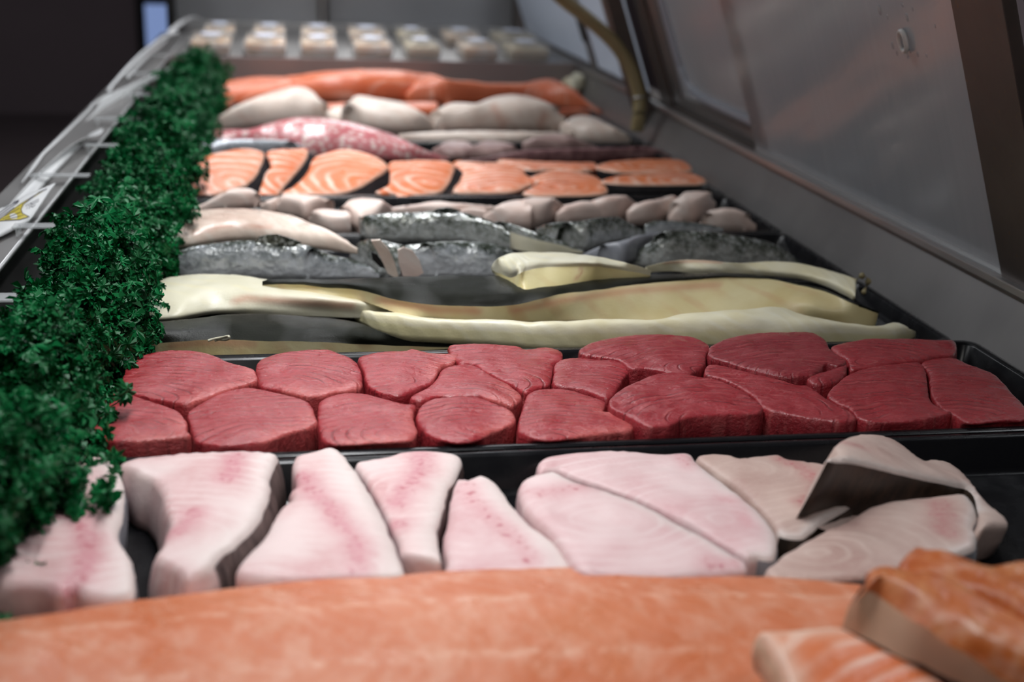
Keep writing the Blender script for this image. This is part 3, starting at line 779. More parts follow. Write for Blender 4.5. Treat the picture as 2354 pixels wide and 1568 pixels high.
# ------------------------------------------------------------------ trays
PITCH, T0 = .2345, .873
TX0, TX1 = -.195, .690
def tray_bm(y0, y1, L=.032):
    bm = bmesh.new(); fl, dep = .009, .014
    def loop(ix, z, r):
        xs0, xs1, ya, yb = TX0+ix, TX1-ix, y0+ix, y1-ix; pts = []
        for cx, cy, a0 in ((xs1-r, yb-r, 0), (xs0+r, yb-r, 90), (xs0+r, ya+r, 180), (xs1-r, ya+r, 270)):
            for k in range(5):
                a = math.radians(a0 + k*22.5); pts.append(bm.verts.new((cx + r*math.cos(a), cy + r*math.sin(a), z)))
        return pts
    rings = [loop(.0005, L-.006, .016), loop(.0005, L-.001, .016), loop(.002, L, .015), loop(fl-.001, L, .012), loop(fl+.0015, L-.002, .011), loop(dep, .006, .010), loop(dep+.004, .001, .008)]
    for A, B in zip(rings, rings[1:]):
        for i in range(20): bm.faces.new((A[i], A[(i+1) % 20], B[(i+1) % 20], B[i]))
    bm.faces.new(rings[-1])
    low = [bm.verts.new((v.co.x, v.co.y, -.0015)) for v in rings[-1]]; A = rings[0]
    for i in range(20): bm.faces.new((low[i], low[(i+1) % 20], A[(i+1) % 20], A[i]))
    bm.faces.new(low[::-1])
    bmesh.ops.recalc_face_normals(bm, faces=bm.faces)
    return bm
tl = ['black plastic tray under the front salmon fillet', 'black plastic tray holding the swordfish steaks', 'black plastic tray holding the red tuna steaks', 'black plastic tray under the long cream and black fillets',
      'black plastic tray under the headless silver fish', 'black plastic tray holding the pale pink fish portions', 'black plastic tray holding the orange salmon steaks', 'black plastic tray under the red snapper', 'black plastic tray holding the white fish fillets',
      'black plastic tray under the far orange salmon fillets', 'black plastic tray next to the end riser']
for k, lb in enumerate(tl):
    y0, Lk = (T0 + (k-2)*PITCH, .032) if k < 3 else (.893 + (k-2)*.24, .020)
    y1 = y0 + (PITCH-.002 if k < 3 else .238)
    o = bm_obj('display_tray', tray_bm(y0, y1, Lk), M['tray'], None, True); recenter(o); tag(o, lb, 'tray', 'black display trays')
    o.modifiers.new('es', 'EDGE_SPLIT').split_angle = math.radians(50)

# ================================================================== front salmon
def up_rail(*L): return L
rails('salmon_fillet', [
    ([(-260, 1960), (300, 1960), (1000, 1940), (1700, 1930), (2600, 1960)], .004),
    ([(-240, 1850), (300, 1850), (1000, 1840), (1700, 1830), (2600, 1850)], .030),
    ([(-200, 1620), (200, 1580), (700, 1530), (1200, 1500), (1750, 1488), (2500, 1500)], .044),
    ([(-180, 1500), (150, 1462), (500, 1420), (900, 1390), (1300, 1375), (1800, 1385), (2400, 1400)], .046),
    ([(-180, 1458), (0, 1428), (200, 1396), (420, 1366), (640, 1341), (900, 1322), (1100, 1310), (1300, 1304), (1500, 1311), (1700, 1324), (1900, 1336), (2300, 1380)], .040)],
    [M['salmon_fillet']]*4, 'big orange salmon fillet filling the very front of the counter', 'fish fillet', 'front salmon', n=110, sub=10, back=.02, cy=2)
slab('salmon_portion', ZC([(985,1015),(1100,1003),(1250,992),(1400,985),(1500,1030),(1650,1110),(1800,1190),(1980,1330),(1800,1500),(1450,1520),(1230,1500),(1150,1300),(1090,1170),(1030,1070)]), .062, M['salmon_steak'],
     'striped salmon portion with a pale skin edge, lying on the front fillet', 'fish portion', 'front salmon', thick=.026, skin=[(9, 13), (0, 2)], skin_mat=M['sword_skin'], tilt=(0, .12), fat=.010, focus=(2350, 1750), stretch=(1.0, .8), R=.005)
bpy.data.objects['salmon_portion'].children[0].data.materials[0] = M['skin_beige']
rails('salmon_piece', [
    (ZC([(1418,1000),(1550,1050),(1700,1135),(1850,1215),(2050,1320),(2354,1470)]), .052),
    (ZC([(1420,985),(1550,1035),(1700,1118),(1850,1196),(2050,1298),(2354,1440)]), .056),
    (ZC([(1450,880),(1560,800),(1680,870),(1830,985),(1980,1095),(2354,1330)]), .078),
    (ZC([(1530,790),(1620,720),(1800,790),(1950,880),(2150,1010),(2450,1150)]), .088),
    (ZC([(1545,710),(1640,672),(1800,705),(1980,760),(2150,850),(2450,1000)]), .086)],
    [M['salmon_skin'], M['skin_beige'], M['salmon_deep'], M['salmon_deep']], 'folded salmon belly piece with a beige cut side, lower right corner', 'fish piece', 'front salmon', z0=.05, names=('skin', 'cut_side', 'flesh', 'flesh'), und=.004)
slab('salmon_piece', ZC([(1715,640),(1755,592),(1810,562),(1870,588),(1950,600),(2080,640),(2200,662),(2354,640),(2500,680),(2520,980),(2354,960),(2200,860),(2000,770),(1830,722),(1740,692)]), .085, M['salmon_deep'],
     'deep orange salmon piece at the right edge, behind the folded one', 'fish piece', 'front salmon', thick=.03, und=.006, bulge=.004, R=.006)

# ================================================================== swordfish
G = 'swordfish steaks'
sk, skd, gs = M['sword_skin'], M['sword_skin_dark'], M['grey_skin']
slab('swordfish_steak', ZA([(-250,600),(-150,420),(50,280),(250,200),(450,158),(600,140),(660,148),(720,180),(772,260),(793,350),(780,480),(752,620),(790,710),(838,800),(855,900),(842,1015),(700,1040),(560,1030),(470,980),(430,985),(380,1000),(250,960),(50,950),(-150,940),(-260,850)]), .038, M['sword'],
     'swordfish steak half hidden under the parsley at the left edge', 'fish steak', G, blood=[ZA([(420,480),(530,610),(560,690),(570,770),(540,900),(440,980)])], bw=.010, skin=[(7, 14)], skin_mat=gs, fat=.012, R=.006)
slab('swordfish_steak', ZA([(755,195),(850,152),(1050,130),(1300,112),(1550,105),(1755,125),(1735,200),(1708,280),(1718,345),(1690,430),(1640,540),(1560,630),(1480,700),(1410,745),(1350,820),(1270,880),(1190,915),(1120,870),(1050,825),(985,780),(1020,720),(1050,640),(1075,560),(1050,480),(1030,390),(980,310),(900,268),(830,225)]), .040, M['sword'],
     'thick swordfish steak with dark skin on its right, second from the left', 'fish steak', G, skin=[(5, 13)], skin_mat=sk, fat=.016, blood=[ZA([(1500,150),(1480,230),(1440,310)]), ZA([(1240,500),(1210,550),(1110,640)])], bw=.009, R=.005, flare=.007, focus=ZA([(900,700)])[0])
slab('swordfish_steak', ZB([(205,150),(270,120),(350,100),(430,80),(490,95),(540,140),(580,190),(640,280),(700,380),(770,500),(820,620),(870,730),(905,830),(908,900),(700,912),(400,925),(200,925),(0,920),(-120,905),(-155,860),(-140,815),(-90,760),(-20,690),(30,630),(70,560),(120,470),(190,410),(180,370),(215,330),(222,280),(205,210)]), .040, M['sword'],
     'wedge-shaped swordfish steak with its narrow end against the tuna tray', 'fish steak', G, skin=[(4, 12)], skin_mat=gs, fat=.020, blood=[ZB([(270,270),(330,380),(460,530),(600,690),(625,800),(610,880)])], bw=.010, R=.006, focus=ZB([(-100,1000)])[0])
slab('swordfish_steak', ZB([(595,185),(660,165),(800,140),(880,115),(1000,103),(1120,105),(1230,125),(1272,160),(1268,200),(1238,270),(1188,340),(1168,430),(1138,530),(1118,610),(1128,700),(1138,790),(1060,785),(980,775),(893,745),(862,660),(802,520),(722,380),(652,260)]), .036, M['sword'],
     'swordfish steak tucked behind the wedge-shaped one', 'fish steak', G, skin=[(6, 14)], skin_mat=sk, fat=.014, blood=[ZB([(1020,140),(990,270),(920,350),(860,450)]), ZB([(850,580),(880,570)])], bw=.010)
slab('swordfish_steak', ZB([(1245,285),(1310,290),(1380,265),(1430,275),(1490,310),(1540,370),(1600,450),(1700,560),(1800,640),(1880,710),(1955,810),(1990,900),(1700,910),(1400,905),(1175,895),(1185,800),(1168,700),(1162,620),(1190,500),(1208,380)]), .038, M['sword2'],
     'pink swordfish steak in the middle with a streak of red dots', 'fish steak', G, skin=[(3, 10)], skin_mat=gs, fat=.016, blood=[ZB([(1300,340),(1340,440),(1470,550),(1580,650),(1700,820)])], bw=.009)
slab('swordfish_steak', Z8([(175,800),(190,760),(230,740),(300,726),(340,730),(420,768),(560,810),(700,862),(830,930),(980,1010),(1080,1070),(1150,1110),(1150,1150),(1000,1170),(800,1180),(600,1175),(450,1165),(395,1115),(335,1020),(265,950),(205,885),(180,845)]), .042, M['sword2'],
     'broad pale pink swordfish steak with a thin grey skin line, in front of its twin', 'fish steak', G, skin=[(3, 11)], skin_mat=gs, fat=.009, blood=[Z8([(280,830),(460,800)]), Z8([(1010,1130),(1100,1130)])], bw=.010)
slab('swordfish_steak', Z8([(255,690),(300,660),(400,640),(520,632),(650,635),(800,645),(905,645),(960,698),(1040,760),(1120,820),(1190,880),(1250,940),(1285,1000),(1286,1060),(1270,1095),(1200,1090),(1155,1098),(1086,1058),(984,996),(834,916),(704,848),(564,796),(424,754),(345,718),(262,728)]), .035, M['sword2'],
     'broad pale pink swordfish steak pushed up against the tuna tray', 'fish steak', G, skin=[(6, 14)], skin_mat=gs, fat=.007, blood=[Z8([(880,660),(900,700)]), Z8([(1050,850),(1100,850)]), Z8([(1140,930),(1170,970)])], bw=.007, focus=Z8([(1050,940)])[0])
slab('swordfish_steak', Z8([(938,660),(1000,645),(1080,650),(1130,665),(1200,655),(1290,650),(1340,670),(1420,680),(1500,695),(1550,730),(1600,785),(1620,830),(1600,870),(1500,930),(1430,980),(1390,1003),(1300,990),(1262,935),(1200,868),(1130,806),(1050,746),(975,690)]), .032, M['sword_shaded'],
     'shade-darkened tan swordfish steak with white-edged dark skin, right of the pale pink pair', 'fish steak', G, skin=[(8, 15)], skin_mat=skd, fat=.005, blood=[Z8([(1300,670),(1400,720),(1480,800),(1400,870)])], bw=.008, focus=Z8([(1150,720)])[0])
slab('swordfish_steak', Z8([(1512,662),(1552,640),(1545,605),(1600,570),(1680,558),(1770,575),(1840,615),(1890,655),(1910,670),(1960,670),(2020,685),(2090,730),(2140,790),(2200,860),(2290,945),(2230,955),(2172,955),(2162,900),(2130,800),(2040,772),(1900,742),(1760,708),(1640,680)]), .040, M['sword_shaded'],
     'swordfish piece showing its black skin side, far right of its tray', 'fish piece', G, skin=[(17, 22)], skin_mat=skd, fat=.003, tilt=(-.40, 0), thick=.05, blood=[Z8([(1570,600),(1640,620)])], bw=.006)
slab('swordfish_steak', Z8([(1240,1150),(1290,1100),(1380,1040),(1480,985),(1600,930),(1680,880),(1760,855),(1850,840),(1960,830),(2040,820),(2110,830),(2145,880),(2150,920),(2132,962),(2150,1010),(2140,1050),(2080,1075),(1950,1100),(1780,1160),(1600,1185),(1400,1195),(1280,1188)]), .034, M['sword_shaded'],
     'long shade-darkened tan swordfish steak with a notched right end', 'fish steak', G, skin=[(10, 16)], skin_mat=gs, fat=.006, blood=[Z8([(1980,870),(2020,1000)])], bw=.010, focus=Z8([(1450,1090)])[0])

# ================================================================== tuna
G = 'tuna steaks'
TU = M['tuna']
def tuna(pix, label, z=.036, **k):
    a = np.array(pix); c = a.mean(0); ext = np.ptp(a, axis=0)/2; sg = random.choice((-1, 1))
    k['focus'] = (c[0] + sg*ext[0]*random.uniform(.3, .9), c[1] + ext[1]*random.uniform(.5, 1.1)); k.setdefault('stretch', (.75, 1.15))
    return slab('tuna_steak', pix, .036 + (z-.036)*.55, TU, label, 'fish steak', G, R=k.pop('R', .0022), und=k.pop('und', .0026), bulge=k.pop('bulge', .0015), ymin=T0+.012, groove=k.pop('groove', .00012), **k)
tuna(Z7([(225,320),(300,275),(400,252),(500,245),(600,252),(700,280),(780,315),(860,335),(905,352),(925,402),(900,420),(800,452),(680,495),(590,528),(530,540),(420,520),(300,500),(190,460),(195,390)]), 'tuna steak at the back left of its tray, touching the parsley', z=.038, pale_seg=[(8, 12)], focus=Z7([(480,330)])[0])
tuna(Z7([(915,330),(940,300),(1000,275),(1100,255),(1220,245),(1310,245),(1370,265),(1430,290),(1462,320),(1482,370),(1492,440),(1440,462),(1350,475),(1270,492),(1200,500),(1100,480),(1000,455),(940,442),(920,390)]), 'second tuna steak from the left in the back row', z=.038, pale_seg=[(10, 14)], focus=Z7([(1200,300)])[0])
tuna(Z7([(1466,290),(1550,265),(1640,255),(1720,252),(1760,240),(1850,260),(1950,265),(2010,268),(1985,318),(1930,330),(1892,380),(1862,420),(1780,460),(1700,490),(1600,480),(1520,440),(1502,380),(1484,330)]), 'third tuna steak from the left in the back row, with a torn upper corner', z=.036, pale_seg=[(5, 9)], focus=Z7([(1650,340)])[0])
tuna(Z7([(1745,512),(1790,475),(1872,430),(1922,352),(2000,328),(2080,325),(2140,350),(2200,390),(2280,430),(2340,480),(2350,500),(2310,545),(2200,520),(2120,498),(2000,492),(1900,496),(1820,520)]), 'tuna steak wedged between the back and front rows', z=.036, pale_seg=[(8, 11)], focus=Z7([(2050,420)])[0])
tuna([(1030,798),(1060,792),(1100,790),(1185,795),(1210,803),(1255,798),(1290,808),(1292,828),(1275,838),(1268,868),(1260,884),(1240,892),(1208,903),(1172,882),(1122,858),(1088,838),(1055,836)], 'tuna steak with a bright wet glaze in the middle of the back row', z=.035, focus=(1150, 830))
tuna(Z8([(335,250),(400,232),(500,229),(590,238),(640,268),(648,290),(620,330),(592,378),(553,406),(480,378),(400,358),(325,348),(324,300)]), 'small tuna steak with a dark red pool on top', z=.034, tone=.12, focus=Z8([(420,290)])[0])
tuna(Z8([(440,190),(500,160),(600,140),(700,130),(830,130),(920,140),(980,165),(998,190),(985,212),(978,260),(940,288),(890,308),(800,290),(720,275),(655,275),(608,240),(520,226),(440,213)]), 'dark tuna steak in the back row, left of the largest dark one', z=.042, tone=.22, focus=Z8([(720,200)])[0])
tuna(Z8([(992,200),(1010,175),(1080,145),(1180,125),(1310,118),(1430,120),(1490,145),(1518,190),(1555,222),(1588,242),(1560,262),(1500,256),(1475,285),(1425,308),(1320,312),(1200,288),(1080,250),(1000,225)]), 'darkest tuna steak with pale vein lines, back row', z=.046, tone=.40, focus=Z8([(1200,400)])[0])
tuna(Z8([(1522,182),(1600,162),(1700,147),(1850,150),(1960,155),(2055,158),(2052,215),(1985,223),(1900,243),(1800,256),(1680,272),(1612,278),(1594,242),(1548,212)]), 'tuna steak at the right end of the back row', z=.040, tone=.05, focus=Z8([(1750,300)])[0])
tuna(Z8([(1416,312),(1480,292),(1560,268),(1588,256),(1584,300),(1550,328),(1500,343),(1440,340)]), 'small loose tuna chunk beside the darkest steak', z=.042, tone=.25)
tuna(Z7([(-20,650),(20,560),(90,500),(190,468),(300,508),(420,548),(500,580),(532,620),(546,680),(556,708),(440,722),(300,735),(150,740),(60,720)]), 'tuna steak at the front left corner, under the parsley', pale_seg=[(7, 10)], focus=Z7([(250,600)])[0])
tuna(Z7([(545,590),(600,545),(700,490),(800,458),(880,450),(980,467),(1060,487),(1160,512),(1212,542),(1234,590),(1246,640),(1180,672),(1100,692),(1000,730),(900,750),(750,765),(650,755),(578,730),(563,670)]), 'second tuna steak from the left in the front row', z=.038, pale_seg=[(9, 12)], focus=Z7([(830,560)])[0])
tuna(Z7([(1250,580),(1255,532),(1300,503),(1390,483),(1500,482),(1600,507),(1700,537),(1782,548),(1766,590),(1774,640),(1790,690),(1740,735),(1600,745),(1450,755),(1330,755),(1264,720),(1254,650)]), 'third tuna steak from the left in the front row', z=.037, pale_seg=[(8, 12)], focus=Z7([(1420,580)])[0])
tuna(Z7([(1782,620),(1796,565),(1835,524),(1920,503),(2020,500),(2120,507),(2200,532),(2290,572),(2322,620),(2285,655),(2200,690),(2100,735),(2000,745),(1900,725),(1824,690)]), 'fourth tuna steak from the left in the front row, smooth and round', z=.037, pale_seg=[(7, 9)], focus=Z7([(2000,600)])[0])
tuna(Z8([(168,530),(188,450),(208,392),(260,368),(340,362),(420,374),(500,402),(548,424),(540,460),(600,465),(650,490),(662,540),(560,555),(440,570),(320,585),(250,580),(182,555)]), 'wet tuna steak with bright glints, left of the largest front one', z=.034, pale_seg=[(8, 12)], focus=Z8([(350,420)])[0])
tuna(Z8([(562,430),(600,374),(680,332),(780,297),(870,292),(950,310),(1010,318),(1085,345),(1180,402),(1228,440),(1215,465),(1130,470),(1000,475),(900,490),(820,520),(740,525),(670,500),(620,468)]), 'largest tuna steak with fine curved grain, front row', z=.044, tone=.12, groove=.0016, focus=Z8([(950,500)])[0])
tuna(Z8([(975,300),(990,262),(1060,266),(1150,290),(1280,320),(1370,345),(1420,350),(1480,390),(1540,430),(1600,460),(1630,490),(1560,505),(1450,490),(1360,475),(1240,452),(1184,394),(1092,338),(1015,310)]), 'tuna steak squeezed in right of the largest front one', z=.040, tone=.12, groove=.0013, focus=Z8([(1250,380)])[0])
tuna(Z8([(1504,392),(1540,345),(1600,300),(1700,269),(1800,254),(1900,250),(1930,290),(1940,360),(1955,420),(2010,455),(2040,465),(1950,490),(1830,505),(1720,505),(1645,490),(1595,442),(1545,422)]), 'tuna steak with curved grain, second from the right in the front row', z=.040, tone=.05, groove=.0013, focus=Z8([(1780,400)])[0])
tuna(Z8([(1914,250),(1980,232),(2050,232),(2120,260),(2200,290),(2260,330),(2310,390),(2370,455),(2375,495),(2250,500),(2120,510),(2060,480),(1994,440),(1956,390),(1944,300)]), 'tuna steak at the right end of the front row', z=.038, tone=.02, focus=Z8([(2150,390)])[0])

# ================================================================== sablefish: long cream and black-skinned fillets
G = 'long cream and black fillets'
rails('black_skinned_fillet', [
    (Z7([(200,262),(330,268),(500,276),(700,282),(900,285),(1100,281),(1300,271),(1440,276),(1700,258),(1990,238)]), .003),
    (Z7([(200,222),(350,215),(500,200),(700,190),(900,195),(1200,200),(1500,215),(1700,226),(1985,231)]), .020),
    (Z7([(200,160),(350,150),(500,138),(700,122),(950,118),(1200,130),(1400,140),(1600,190),(1985,228)]), .026),
    (Z7([(220,108),(370,95),(500,85),(650,66),(800,50),(950,47),(1200,66),(1350,76),(1480,100),(1600,150),(1750,200),(1980,225)]), .024)],
    [M['flank'], M['blackskin'], M['blackskin']], 'black-skinned fillet with a tan cut edge, behind the left tuna steaks', 'fish fillet', G, names=('flesh', 'skin', 'skin'), blood=[Z7([(450,225),(600,210),(760,205),(900,215)])], bw=9)
rails('cream_fillet', [
    (Z5([(-60,1442),(150,1437),(250,1418),(400,1390),(600,1385),(900,1400),(1200,1410),(1380,1416),(1900,1425)]), .012),
    (Z5([(-50,1400),(150,1385),(400,1345),(600,1335),(900,1350),(1380,1390),(1900,1415)]), .030),
    (Z5([(-20,1250),(150,1220),(400,1200),(600,1205),(900,1250),(1400,1310),(1900,1400)]), .034),
    (Z5([(0,1215),(60,1165),(130,1137),(250,1122),(400,1118),(600,1128),(750,1150),(1000,1205),(1400,1285),(1900,1395)]), .028)],
    [M['cream_white']]*3, 'cream fillet at the left, running under the black-skinned one', 'fish fillet', G, blood=[Z5([(560,1300),(640,1280),(720,1290)]), Z5([(760,1290),(1000,1310),(1350,1335)])], bw=9, z0=.010)
rails('black_skinned_fillet', [
    ([(603,663),(690,676),(826,692),(928,725),(989,730),(1102,738),(1214,741),(1340,740),(1493,745),(1578,742),(1646,738),(1780,735),(1840,735),(1911,742),(1981,748),(2012,748)], [.03, .03, .022, .012, .012, .012]),
    ([(603,658),(690,662),(809,676),(911,702),(996,714),(1110,720),(1204,716),(1340,696),(1493,683),(1646,672),(1780,680),(1893,708),(1960,722),(2016,734)], [.034, .036, .035, .035, .032, .028]),
    ([(603,655),(639,653),(690,655),(741,662),(809,664),(860,675),(911,689),(996,700),(1074,704),(1150,705),(1204,698),(1289,676),(1340,670),(1408,661),(1493,651),(1578,644),(1680,639),(1748,640),(1800,646),(1893,670),(1955,694),(2019,719)], [.040, .045, .046, .046, .042, .036]),
    ([(603,652),(639,648),(690,648),(741,652),(809,651),(911,662),(1050,670),(1150,671),(1250,660),(1340,650),(1493,641),(1620,635),(1748,638),(1823,651),(1893,668),(1955,692),(2020,718)], [.041, .049, .051, .050, .044, .037]),
    ([(603,646),(622,641),(673,641),(741,643),(792,641),(894,637),(996,634),(1128,634),(1300,634),(1500,632),(1612,627),(1714,630),(1753,635),(1823,648),(1893,665),(1955,690),(2021,716)], [.041, .046, .048, .048, .043, .037])],
    [M['flank'], M['flank'], M['blackskin'], M['blackskin']], 'longest fillet, black skin up with a golden flank, crossing the tray', 'fish fillet', G, names=('flesh', 'flesh', 'skin', 'skin'), n=120, blood=[[(1180,715),(1300,690),(1450,668),(1650,655)], [(870,690),(1000,712),(1100,716)]], bw=9, z0=.006)
loaf('cream_loin', [(816,736),(837,750),(863,766),(897,777),(930,784),(1007,788),(1092,793),(1170,800),(1238,807),(1340,810),(1600,809),(1800,806),(1950,799),(2050,796),(2104,778)],
     [(814,716),(837,711),(900,717),(986,730),(1092,734),(1214,741),(1306,737),(1408,733),(1493,734),(1561,724),(1646,715),(1748,707),(1798,705),(1840,722),(1893,733),(1963,744),(2016,750),(2037,742),(2060,739),(2082,749),(2106,766)],
     [.018, .026, .028, .030, .030, .032, .034, .036, .030, .024, .016], .006, M['cream'], 'long cream-coloured loin lying right behind the tuna', 'fish loin', G, n=110, nc=22, p=.65, fat=lambda s, a: .5 if a < .16 else 0)
rails('cream_chunk', [
    (Z6([(392,815),(425,850),(500,908),(570,965),(620,987),(800,957),(950,927),(1100,897),(1300,882),(1446,870)]), .044),
    (Z6([(382,795),(430,818),(520,845),(600,808),(700,786),(800,776),(1000,772),(1250,790),(1458,835)]), .066),
    (Z6([(382,776),(430,764),(520,772),(600,748),(700,735),(800,728),(1000,735),(1250,765),(1460,815)]), .072),
    (Z6([(392,752),(410,732),(450,705),(540,681),(700,675),(850,676),(1000,692),(1300,745),(1461,800)]), .068)],
    [M['cream_yellow'], M['cream_white'], M['cream_white']], 'thick yellow-cream chunk sitting on top of the black-skinned fillet', 'fish chunk', G, names=('side', 'top', 'top'), z0=.045, n=72, blood=[Z6([(985,780),(990,820),(950,860)])], bw=4)
rails('cream_strip', [
    ([(1490,626),(1544,624),(1600,629),(1680,630),(1735,633),(1770,635),(1840,642),(1893,657),(1946,682),(1964,692)], .036),
    ([(1490,619),(1544,614),(1600,616),(1680,618),(1753,619),(1840,627),(1893,640),(1946,662),(1967,675)], .048),
    ([(1486,612),(1527,603),(1578,598),(1629,600),(1700,604),(1753,601),(1805,602),(1858,609),(1911,621),(1946,633),(1969,643)], .050)],
    [M['cream']]*2, 'cream strip at the right resting along the black skin', 'fish strip', G, z0=.036, n=72, blood=[[(1530,604),(1600,600),(1660,603)]], bw=4)

# small scraps: a curl of white membrane on the black skin, olive trimmings at the tray end
bf = bpy.data.objects['black_skinned_fillet']
pts = [P(*q, z) for q, z in zip(Z7([(655,196),(690,186),(735,178),(765,172),(768,184),(745,192),(715,190),(690,196)]), (.024, .026, .029, .033, .031, .027, .025, .024))]
pts, _ = crom(np.array(pts), 5); o = bm_obj('membrane_curl', tube_bm(pts, .0013, 6), M['cream_white'], bf, True); o.location = -np.array(bf.location)
pts = [P(*q, z) for q, z in zip([(1955,652),(1972,640),(1985,634),(1996,645),(1990,662),(1986,678)], (.02, .03, .036, .03, .02, .012))]
pts, _ = crom(np.array(pts), 5); o = bm_obj('fish_trimming', tube_bm(pts, [.0022 + .002*math.sin(k*.9) for k in range(len(pts))], 7), M['cavity'], None, True); recenter(o); tag(o, 'thin olive brown trimming by the right end of the cream strip', 'scrap')
o.data.materials[0] = M['hose']

# ================================================================== headless silver fish and a pink fillet
G = 'headless silver fish'
def fin(parent, px, Y, mat, th=.0012, name='fin'):
    pts = [PY(u, v, Y) for u, v in px]; loc = np.array(parent.location)
    vs = [p + np.array([0, -th, 0]) - loc for p in pts] + [p + np.array([0, th, 0]) - loc for p in pts]; n = len(pts)
    fs = [tuple(range(n)), tuple(range(2*n-1, n-1, -1))] + [(i, n+i, n+(i+1) % n, (i+1) % n) for i in range(n)]
    return mesh_obj(name, vs, fs, mat, parent, False, dict(tp=np.array(vs), al=np.full(2*n, .8)))
loaf('pink_fillet', Z5([(100,955),(300,930),(600,895),(800,915),(1000,940),(1200,962),(1390,985)]), Z5([(90,815),(200,720),(250,692),(400,682),(600,676),(800,691),(950,726),(1100,781),(1250,850),(1400,950)]),
     [.018, .026, .028, .026, .022, .012], .026, M['pinkfillet'], 'glistening pink fillet behind the leftmost silver fish', 'fish fillet', G, p=.7, blood=[Z5([(280,840),(500,790),(800,800)])], bw=4)
e1 = loaf('headless_fish', Z5([(185,1150),(300,1160),(500,1160),(900,1165),(1200,1160),(1540,1150)]), Z5([(165,958),(300,921),(500,892),(700,886),(900,900),(1050,935),(1200,982),(1400,1032),(1480,1067),(1540,1115)]),
     [.050, .054, .054, .048, .040, .026], .002, M['silver'], 'leftmost headless silver fish with a small dark back fin', 'fish', G, p=.85, cap_mat=M['cavity'])
fin(e1, Z5([(690,900),(720,868),(770,852),(850,850),(940,878),(1010,905),(960,930),(820,915)]), float(P(*Z5([(850,890)])[0], .05)[1]), M['silver2'])
e2 = loaf('headless_fish', Z5([(1400,850),(1440,890),(1600,905),(1900,910),(2150,925),(2420,960)]), Z5([(1385,742),(1420,721),(1600,706),(1750,701),(1900,692),(2080,700),(2200,722),(2354,772),(2430,830)]),
     [.046, .050, .050, .046, .036], .022, M['silver2'], 'headless silver fish lying at the back, with wet white glints', 'fish', G, p=.85, cap_mat=M['cavity'])
fin(e2, Z5([(1890,700),(1930,675),(2000,668),(2090,688),(2040,705),(1950,710)]), float(P(*Z5([(1950,695)])[0], .065)[1]), M['silver2'])
e3 = loaf('headless_fish', Z5([(1340,1010),(1400,1060),(1480,1110),(1560,1150),(1640,1160),(1680,1160)]), Z5([(1345,965),(1400,906),(1470,882),(1560,890),(1640,905),(1720,925)]),
     [.030, .040, .042, .040], .004, M['silver2'], 'small headless fish with an open belly in the middle of its tray', 'fish', G, p=.85, n=36, cap_mat=M['cavity'])
mesh = Z5([(1480,890),(1520,960),(1560,1040),(1590,1110),(1640,1140),(1665,1130),(1640,1040),(1600,950),(1540,885)])
fin(e3, mesh, float(P(*Z5([(1600,1130)])[0], .02)[1])-.012, M['pinkfillet'], .0025, 'belly_flap')
fin(e3, Z5([(1480,970),(1520,985),(1560,1040),(1580,1080),(1540,1070),(1490,1020)]), float(P(*Z5([(1600,1130)])[0], .02)[1])-.013, M['gasket'], .001, 'belly_opening')
e4 = loaf('headless_fish', Z5([(1690,1160),(1850,1160),(2100,1160),(2300,1160),(2520,1140)]), Z5([(1655,960),(1700,928),(1800,915),(1950,903),(2100,898),(2250,906),(2400,940),(2520,1000)]),
     [.048, .052, .052, .044, .034], .003, M['silver'], 'headless silver fish in the centre with its pink cut end to the left', 'fish', G, p=.85, cap_mat=M['cavity'])
yy = float(P(*Z5([(1720,1140)])[0], .02)[1])-.004
fin(e4, Z5([(1660,955),(1700,935),(1760,960),(1810,1030),(1835,1110),(1780,1140),(1700,1142),(1668,1050)]), yy, M['portion'], .0015, 'cut_face')
e5 = loaf('headless_fish', Z6([(390,600),(500,645),(650,675),(800,680),(1000,682)]), Z6([(380,515),(430,462),(520,478),(640,520),(760,562),(880,612),(1000,665)]),
     [.036, .040, .036, .026], .020, M['silver2'], 'slim dark fish lying slantwise behind the yellow-cream chunk', 'fish', G, p=.85, n=40, cap_mat=M['pinkfillet'], skin=lambda s, a: a < .22, skin_mat=M['cream_white'], part='belly')
e6 = loaf('headless_fish', Z6([(690,580),(800,630),(1000,675),(1150,640),(1300,600),(1430,575)]), Z6([(665,515),(760,476),(900,471),(1050,468),(1150,442),(1250,440),(1350,480),(1425,550)]),
     [.034, .042, .044, .044, .034], .018, M['silver2'], 'curled silver fish with a bright ring-shaped glint', 'fish', G, p=.85, n=44)
e7 = loaf('headless_fish', Z6([(1425,565),(1600,560),(1800,552),(1950,540)]), Z6([(1415,490),(1500,462),(1700,470),(1850,488),(1950,515)]),
     [.036, .036, .03, .02], .020, M['silver'], 'small grey fish lying behind the large fish at the right', 'fish', G, p=.85, n=36)
e8 = loaf('headless_fish', Z6([(1305,760),(1500,790),(1700,790),(1900,785),(2200,780),(2460,760)]), Z6([(1310,745),(1350,662),(1450,592),(1560,543),(1700,526),(1900,531),(2100,570),(2300,604),(2420,660),(2465,740)]),
     [.046, .054, .056, .052, .04], .003, M['silver2'], 'large dark olive fish at the right end of its tray', 'fish', G, p=.85, n=60)
loaf('fish_belly_piece', Z6([(1005,715),(1150,745),(1300,760),(1450,660),(1570,585)]), Z6([(1000,690),(1150,622),(1350,572),(1480,548),(1570,538)]),
     [.022, .028, .030, .026], .012, M['pinkfillet'], 'grey belly piece leaning on the large olive fish', 'fish piece', G, p=.8, n=40)
bpy.data.objects['fish_belly_piece'].data.materials[0] = M['grey_skin']

